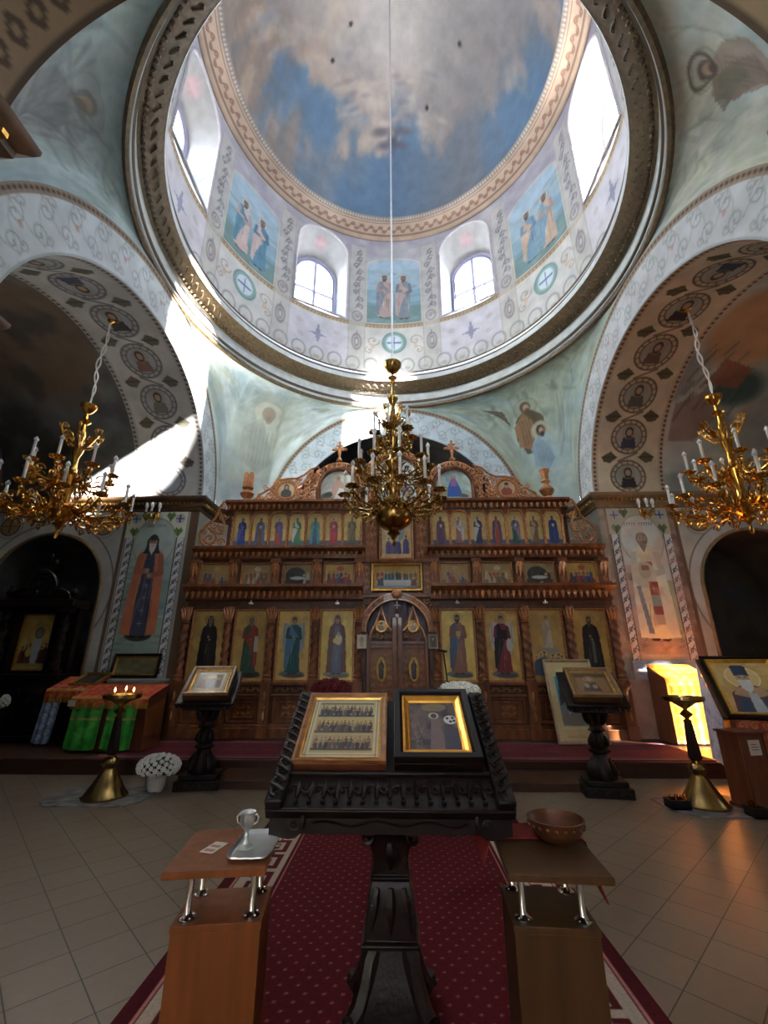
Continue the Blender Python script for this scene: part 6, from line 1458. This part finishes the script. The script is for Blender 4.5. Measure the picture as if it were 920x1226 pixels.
o = hang('blue_drape', BX0+.0, BX0+.3, BY-.02, .23, .9, cvb, t, .08); o['label'] = 'pale blue patterned cloth'
T = tilt((-5.42, 7.84, 1.09), math.atan2(.19, .5))
f = thing('framed_icon', 'dark icon in a worn gold frame lying on the blue draped stand', 'icon', (-5.42,7.84,1.1))
mb = MB(); mb.M = T; lframe(mb, -.26, .2, .02, .48, .035, .012, .05, 0); mb.box(-.25,.19,.03,.47,.012,.02); mb.build('frame', [M['gilt']], f, smooth=20)
cv = Cv(.36,.36,.012,(40,38,36),0,0); cv.clouds((90,80,66),.1,.5,.7); cv.ell(.18,.2,.08,.12,(70,56,48)); cv.build('painting', lfn(T, -.21, .07, .36, .36, .026), M['print'], f)
# dark framed mirror-like picture against the pier
T = tilt((-4.93, 8.46, 1.2), math.radians(78)); f = thing('framed_picture', 'dark framed dim gold picture leaning on the left pier under the mural', 'picture', (-4.93,8.46,1.2))
mb = MB(); mb.M = T; lframe(mb, -.45, .45, 0, .44, .05, 0, .035); mb.box(-.44,.44,.01,.43,-.01,0); mb.build('frame', M['ebony2'], f, smooth=20); mb = MB(); mb.M = T; lframe(mb, -.4, .4, .05, .39, .025, .001, .02); mb.build('gilt_lip', M['gilt'], f, smooth=20)
cv = Cv(.74,.28,.015,(108,98,60),0,0); cv.clouds((140,124,76),.2,.45,.7); cv.clouds((70,64,46),.1,.5,.8,.6); cv.build('painting', lfn(T, -.37, .08, .74, .28, .006), M['print'], f)
mb = MB(); mb.box(-5.6,-4.3,8.2,8.6,PL,1.17); mb.box(-5.62,-4.28,8.18,8.6,1.13,1.19); S(mb.build('wall_north_pier_plinth', M['stone'], bevel=.01))
# ------------------------------------------------------------------ right side
T = tilt((3.02, 7.93, PL+.016), math.radians(74))
f = thing('framed_icon', 'tall light gold framed icon leaning on the screen behind the right lectern', 'icon', (3.02,7.93,PL+.016))
mb = MB(); mb.M = T; lframe(mb, -.42, .42, 0, 1.36, .05, 0, .04); mb.box(-.41,.41,.01,1.35,-.012,0); mb.build('frame', mat('champagne_frame', (190,168,136), .35, metal=.5, noise=.08, nscale=14), f, smooth=20)
cv = Cv(.74,1.26,.011,(206,190,130),0,0); cv.clouds((226,212,160),.3,.45,.7,.6); cv.rect(.1,.64,.22,1.02,(56,150,176)); cv.clouds((206,190,130),.3,2,3,0); cv.poly([(.12,.55),(.16,.95),(.3,1.05),(.5,1.0),(.64,.8),(.64,.42),(.36,.5)], (40,34,36)); cv.poly([(.1,.22),(.64,.22),(.64,.5),(.4,.56),(.2,.6),(.1,.5)], (112,128,136)); cv.ell(.3,.32,.2,.1,(120,104,90),.8); cv.ell(.25,.42,.012,.012,(240,240,240)); cv.ell(.36,.44,.012,.014,(240,240,240)); cv.ell(.37,1.08,.12,.12,(226,196,110)); cv.ell(.37,1.06,.07,.09,(184,144,112))
for k in range(4): cv.rect(.12,.62,.05+.032*k,.066+.032*k,(206,140,84),.7)
cv.build('painting', lfn(T, -.37, .05, .74, 1.26, .006), M['print'], f)
# orange draped stand in the sun patch
OX0, OX1, OY = 4.52, 5.3, 7.98
t = thing('draped_stand', 'stand covered in bright orange satin in the sunlight before the right pier', 'stand', (4.9,8.2,PL))
mb = MB(); mb.add([(x,y,z) for x in (OX0+.02,OX1-.02) for y, z in ((OY,PL+.001),(OY,1.18),(OY+.5,1.4),(OY+.5,PL+.001))], [(0,1,2,3),(7,6,5,4),(0,4,5,1),(1,5,6,2),(2,6,7,3),(3,7,4,0)]); mb.build('body', M['brown'], t, bevel=.005)
def orng(W, H, drop):
    cv = Cv(W, H, .016, (226,118,26), 0, 0); cv.sat = 1.1; cv.clouds((240,170,70), .2, .45, .7, .7); 
    for k in range(5):
        for j in range(int(H/.16)): cv.cross(.08+.16*k, .1+.16*j, .035, (244,196,110), .7)
    cv.rect(0,W,0,.05,(236,180,90)); return cv
fringe_top(OX0, OX1, OY-.015, OY+.51, 1.2, 1.425, .98, orng, t, lab='orange satin cover')
# slanted stand with the large hatted-saint icon
yaw = math.radians(-20); T = tilt((4.0, 5.86, .82), math.radians(45), yaw)
R = Matrix.Translation((4.0, 5.86, 0)) @ Matrix.Rotation(yaw, 4, 'Z')
t = thing('slanted_stand', 'wooden slanted stand with red front cloth and lilac side cloth at the right edge', 'stand', (4.3,6.1,.001))
mb = MB(); mb.M = R; mb.add([(x,y,z) for x in (.02,.8) for y, z in ((.06,.001),(.06,.8),(.62,1.36),(.62,.001))], [(0,1,2,3),(7,6,5,4),(0,4,5,1),(1,5,6,2),(2,6,7,3),(3,7,4,0)]); mb.build('body', M['brown'], t, bevel=.005)
mb = MB(); mb.M = T; mb.box(-.06,.86,.02,.98,-.03,.025); mb.build('slanted_board', M['laminate2'], t, bevel=.02)
def rq(W, H):
    cv = Cv(W, H, .012, (190,72,44), 0, 0); cv.clouds((220,120,96), .12, .45, .7, .8)
    for k in range(int(W/.13)):
        for j in range(int(H/.13)): cv.spiral(.06+.13*k, .06+.13*j, .05, .014, (226,150,90), .8, 1.3, k*2+j)
    return cv
cvr = rq(.78, .78)
def frontcloth(U, V):
    a = .06+.78*U; b = .02+.025*np.sin(U*20)*(1-V)-.05*(1-V); z = .06+.78*V
    return tuple(R[i][0]*a+R[i][1]*b+R[i][3] for i in range(2))+(z+0*a,)
o = cvr.build('front_cloth', frontcloth, M['cloth'], t); o['label'] = 'salmon red patterned cloth'
def sidecloth(U, V):
    b = .08+.62*U; a = -.05+.022*np.sin(U*30)*(1-.5*V)-.03*(1-V); top = .86+.62*U*.95; z = top-(1-V)*(top-.28)
    return tuple(R[i][0]*a+R[i][1]*b+R[i][3] for i in range(2))+(z,)
cvl = Cv(.7,.9,.014,(206,196,224),0,0); cvl.clouds((214,206,224),.06,.5,.7,.8); cvl.clouds((130,120,156),.08,.55,.75,.6); o = cvl.build('side_cloth', sidecloth, M['cloth'], t); o['label'] = 'lilac lace cloth'
f = thing('framed_icon', 'large icon of a white-bearded figure in a tall blue hat on the slanted stand', 'icon', tuple(T @ Vector((.4,.05,.03))))
mb = MB(); mb.M = T; lframe(mb, -.02, .8, .0, .98, .045, .027, .075, 0, .6); mb.box(-.01,.79,.01,.97,.027,.034); mb.build('frame', M['ebony2'], f, smooth=20)
mb = MB(); mb.M = T; lframe(mb, .028, .752, .048, .932, .04, .034, .065, 0, .4); lframe(mb, .066,.714,.086,.894,.012,.034,.05,0,.4); mb.build('gilt_frame', M['goldleaf'], f, smooth=20)
w, h = .66, .82; cv = Cv(w, h, .006, (206,168,88), 0, 0); cv.clouds((226,192,120), .2, .45, .7, .7); cx = .3
cv.ell(cx,.56,.18,.18,(226,196,120)); cv.ring(cx,.56,.18,.012,(240,226,190)); 
cv.poly([(cx-.24,0),(cx-.2,.3),(cx-.08,.42),(cx+.1,.42),(cx+.24,.3),(cx+.3,0)], (104,70,86)); cv.poly([(cx-.13,.4),(cx+.14,.4),(cx+.2,.28),(cx,.22),(cx-.18,.28)], (190,150,110)); cv.poly([(cx-.05,0),(cx+.08,0),(cx+.06,.3),(cx-.03,.3)], (170,190,196)); cv.poly([(cx-.2,0),(cx-.06,0),(cx-.06,.2),(cx-.12,.25)], (44,84,120)); cv.poly([(cx+.1,0),(cx+.2,0),(cx+.16,.2),(cx+.1,.2)], (44,84,120))
cv.ell(cx,.53,.075,.09,(196,156,124)); cv.poly([(cx-.075,.52),(cx+.075,.52),(cx+.06,.38),(cx,.3),(cx-.06,.38)], (206,212,212)); cv.poly([(cx-.08,.58),(cx-.085,.74),(cx-.06,.765),(cx+.06,.765),(cx+.085,.74),(cx+.08,.58),(cx,.6)], (34,66,104))
for d in (-1,1): cv.ell(cx+d*.03,.555,.012,.006,(50,36,30)); cv.line([(cx+d*.015,.57),(cx+d*.05,.572)],.006,(120,110,100))
cv.line([(cx,.55),(cx+.005,.515)],.008,(160,116,90)); cv.ell(cx+.3,.52,.05,.05,(226,190,110)); cv.rough(.05,.04)
cv.build('painting', lfn(T, .06, .08, w, h, .04), M['print'], f)
t = thing('donation_box', 'tall brown wooden box with white label in front of the slanted stand', 'box', (3.84,5.52,.001))
R2 = Matrix.Translation((3.84,5.52,0)) @ Matrix.Rotation(math.radians(12), 4, 'Z')
mb = MB(); mb.M = R2; mb.box(-.17,.17,-.13,.13,.001,.74); mb.box(-.185,.185,-.145,.145,.0,.05); mb.build('box_body', M['brown'], t, bevel=.004); mb = MB(); mb.M = R2; mb.box(-.19,.19,-.15,.15,.74,.765); mb.build('lid', M['brown'], t, bevel=.004)
mb = MB(); mb.M = R2; mb.box(-.155,-.145,-.134,-.13,.05,.74); mb.box(.145,.155,-.134,-.13,.05,.74); mb.build('corner_strip', M['laminate2'], t)
mb = MB(); mb.M = R2; mb.box(-.06,.09,-.134,-.13,.53,.68)
for k in range(3): mb.box(-.03,.06-.02*(k==2),-.135,-.134,.58+.026*k,.588+.026*k,1)
mb.build('paper_label', [M['paper'], mat('label_print', (120,120,130), .8)], t)
# small icons pinned beside the doors
for s, c, lb in ((-1,(214,206,180),'small pale paper icon pinned left of the royal doors'), (1,(120,104,86),'small framed dark icon pinned right of the royal doors')):
    x = s*.665; y = YB-.235; w, h = .17, .25; t = thing('small_icon', lb, 'icon', (x, y, 1.74), 'small icons beside the doors')
    mb = MB(); mb.box(x-w/2,x+w/2,y,y+.012,1.72,1.72+h); frame_rect(mb, x-w/2, x+w/2, 1.72, 1.72+h, y, .014, .01); mb.build('frame', M['paper'] , t)
    cv = Cv(w-.03,h-.03,.006,c,0,0); cv.ell((w-.03)/2,h*.55,.045,.07,dk(c,.8)); cv.ell((w-.03)/2,h*.6,.022,.028,(180,144,116)); cv.poly([(.035,.02),(w-.065,.02),(w-.085,.12),(.055,.12)], (90,80,70) if s > 0 else (190,170,120)); cv.build('painting', plane_fn((x-w/2+.015,y-.003,1.735),(w-.03,0,0),(0,0,h-.03)), M['print'], t)
# ------------------------------------------------------------------ light, world, camera
w = bpy.data.worlds.new('sky'); SC.world = w; w.use_nodes = True
nt = w.node_tree; bg = nt.nodes['Background']; bg.inputs['Color'].default_value = (.80, .88, 1.0, 1); bg.inputs['Strength'].default_value = 11.
sd = bpy.data.lights.new('sun', 'SUN'); sd.energy = 300.; sd.angle = math.radians(3.); sd.color = (1., .95, .88)
so = bpy.data.objects.new('sun', sd); COL.objects.link(so); so.rotation_euler = Vector((-.78, .625, -.595)).to_track_quat('-Z', 'Y').to_euler(); so.location = (20, -20, 25)
def area(name, loc, dirv, sx, sy, e, col=(.85,.92,1.), portal=False):
    l = bpy.data.lights.new(name, 'AREA'); l.shape = 'RECTANGLE'; l.size = sx; l.size_y = sy; l.energy = e; l.color = col
    o = bpy.data.objects.new(name, l); COL.objects.link(o); o.location = loc; o.rotation_euler = Vector(dirv).to_track_quat('-Z', 'Y').to_euler()
    if portal: l.cycles.is_portal = True
    return o
for wz in WAZ:
    a_ = math.radians(wz); area('window_daylight', (5.1*sin(a_), D+5.1*cos(a_), 12.2), (-sin(a_), -cos(a_), 0), 1.4, 2.6, 0, portal=True)
area('window_daylight', (END+.15, 5.08, 3.7), (-1,0,0), 1.3, 1.9, 0, portal=True)
area('window_daylight', (0, -5.15, 4.2), (0,1,0), 1.3, 2.0, 0, portal=True)  # portal of the added west fill window
cam = bpy.data.cameras.new('camera'); co = bpy.data.objects.new('camera', cam); COL.objects.link(co)
co.location = (-.04, 0, 1.5); co.rotation_euler = (PI/2+.333, 0, .025)
cam.sensor_fit = 'HORIZONTAL'; cam.sensor_width = 36.; cam.lens = 516./920*36; cam.clip_start = .05; cam.clip_end = 200
SC.camera = co
SC.view_settings.view_transform = 'Standard'; SC.view_settings.look = 'None'; SC.view_settings.exposure = 1.0; SC.view_settings.gamma = 1.; SC.view_settings.use_curve_mapping = False
SC.cycles.max_bounces = 10; SC.cycles.diffuse_bounces = 6; SC.cycles.glossy_bounces = 4; SC.cycles.transparent_max_bounces = 8; SC.cycles.sample_clamp_indirect = 40.; SC.cycles.caustics_reflective = False; SC.cycles.caustics_refractive = False
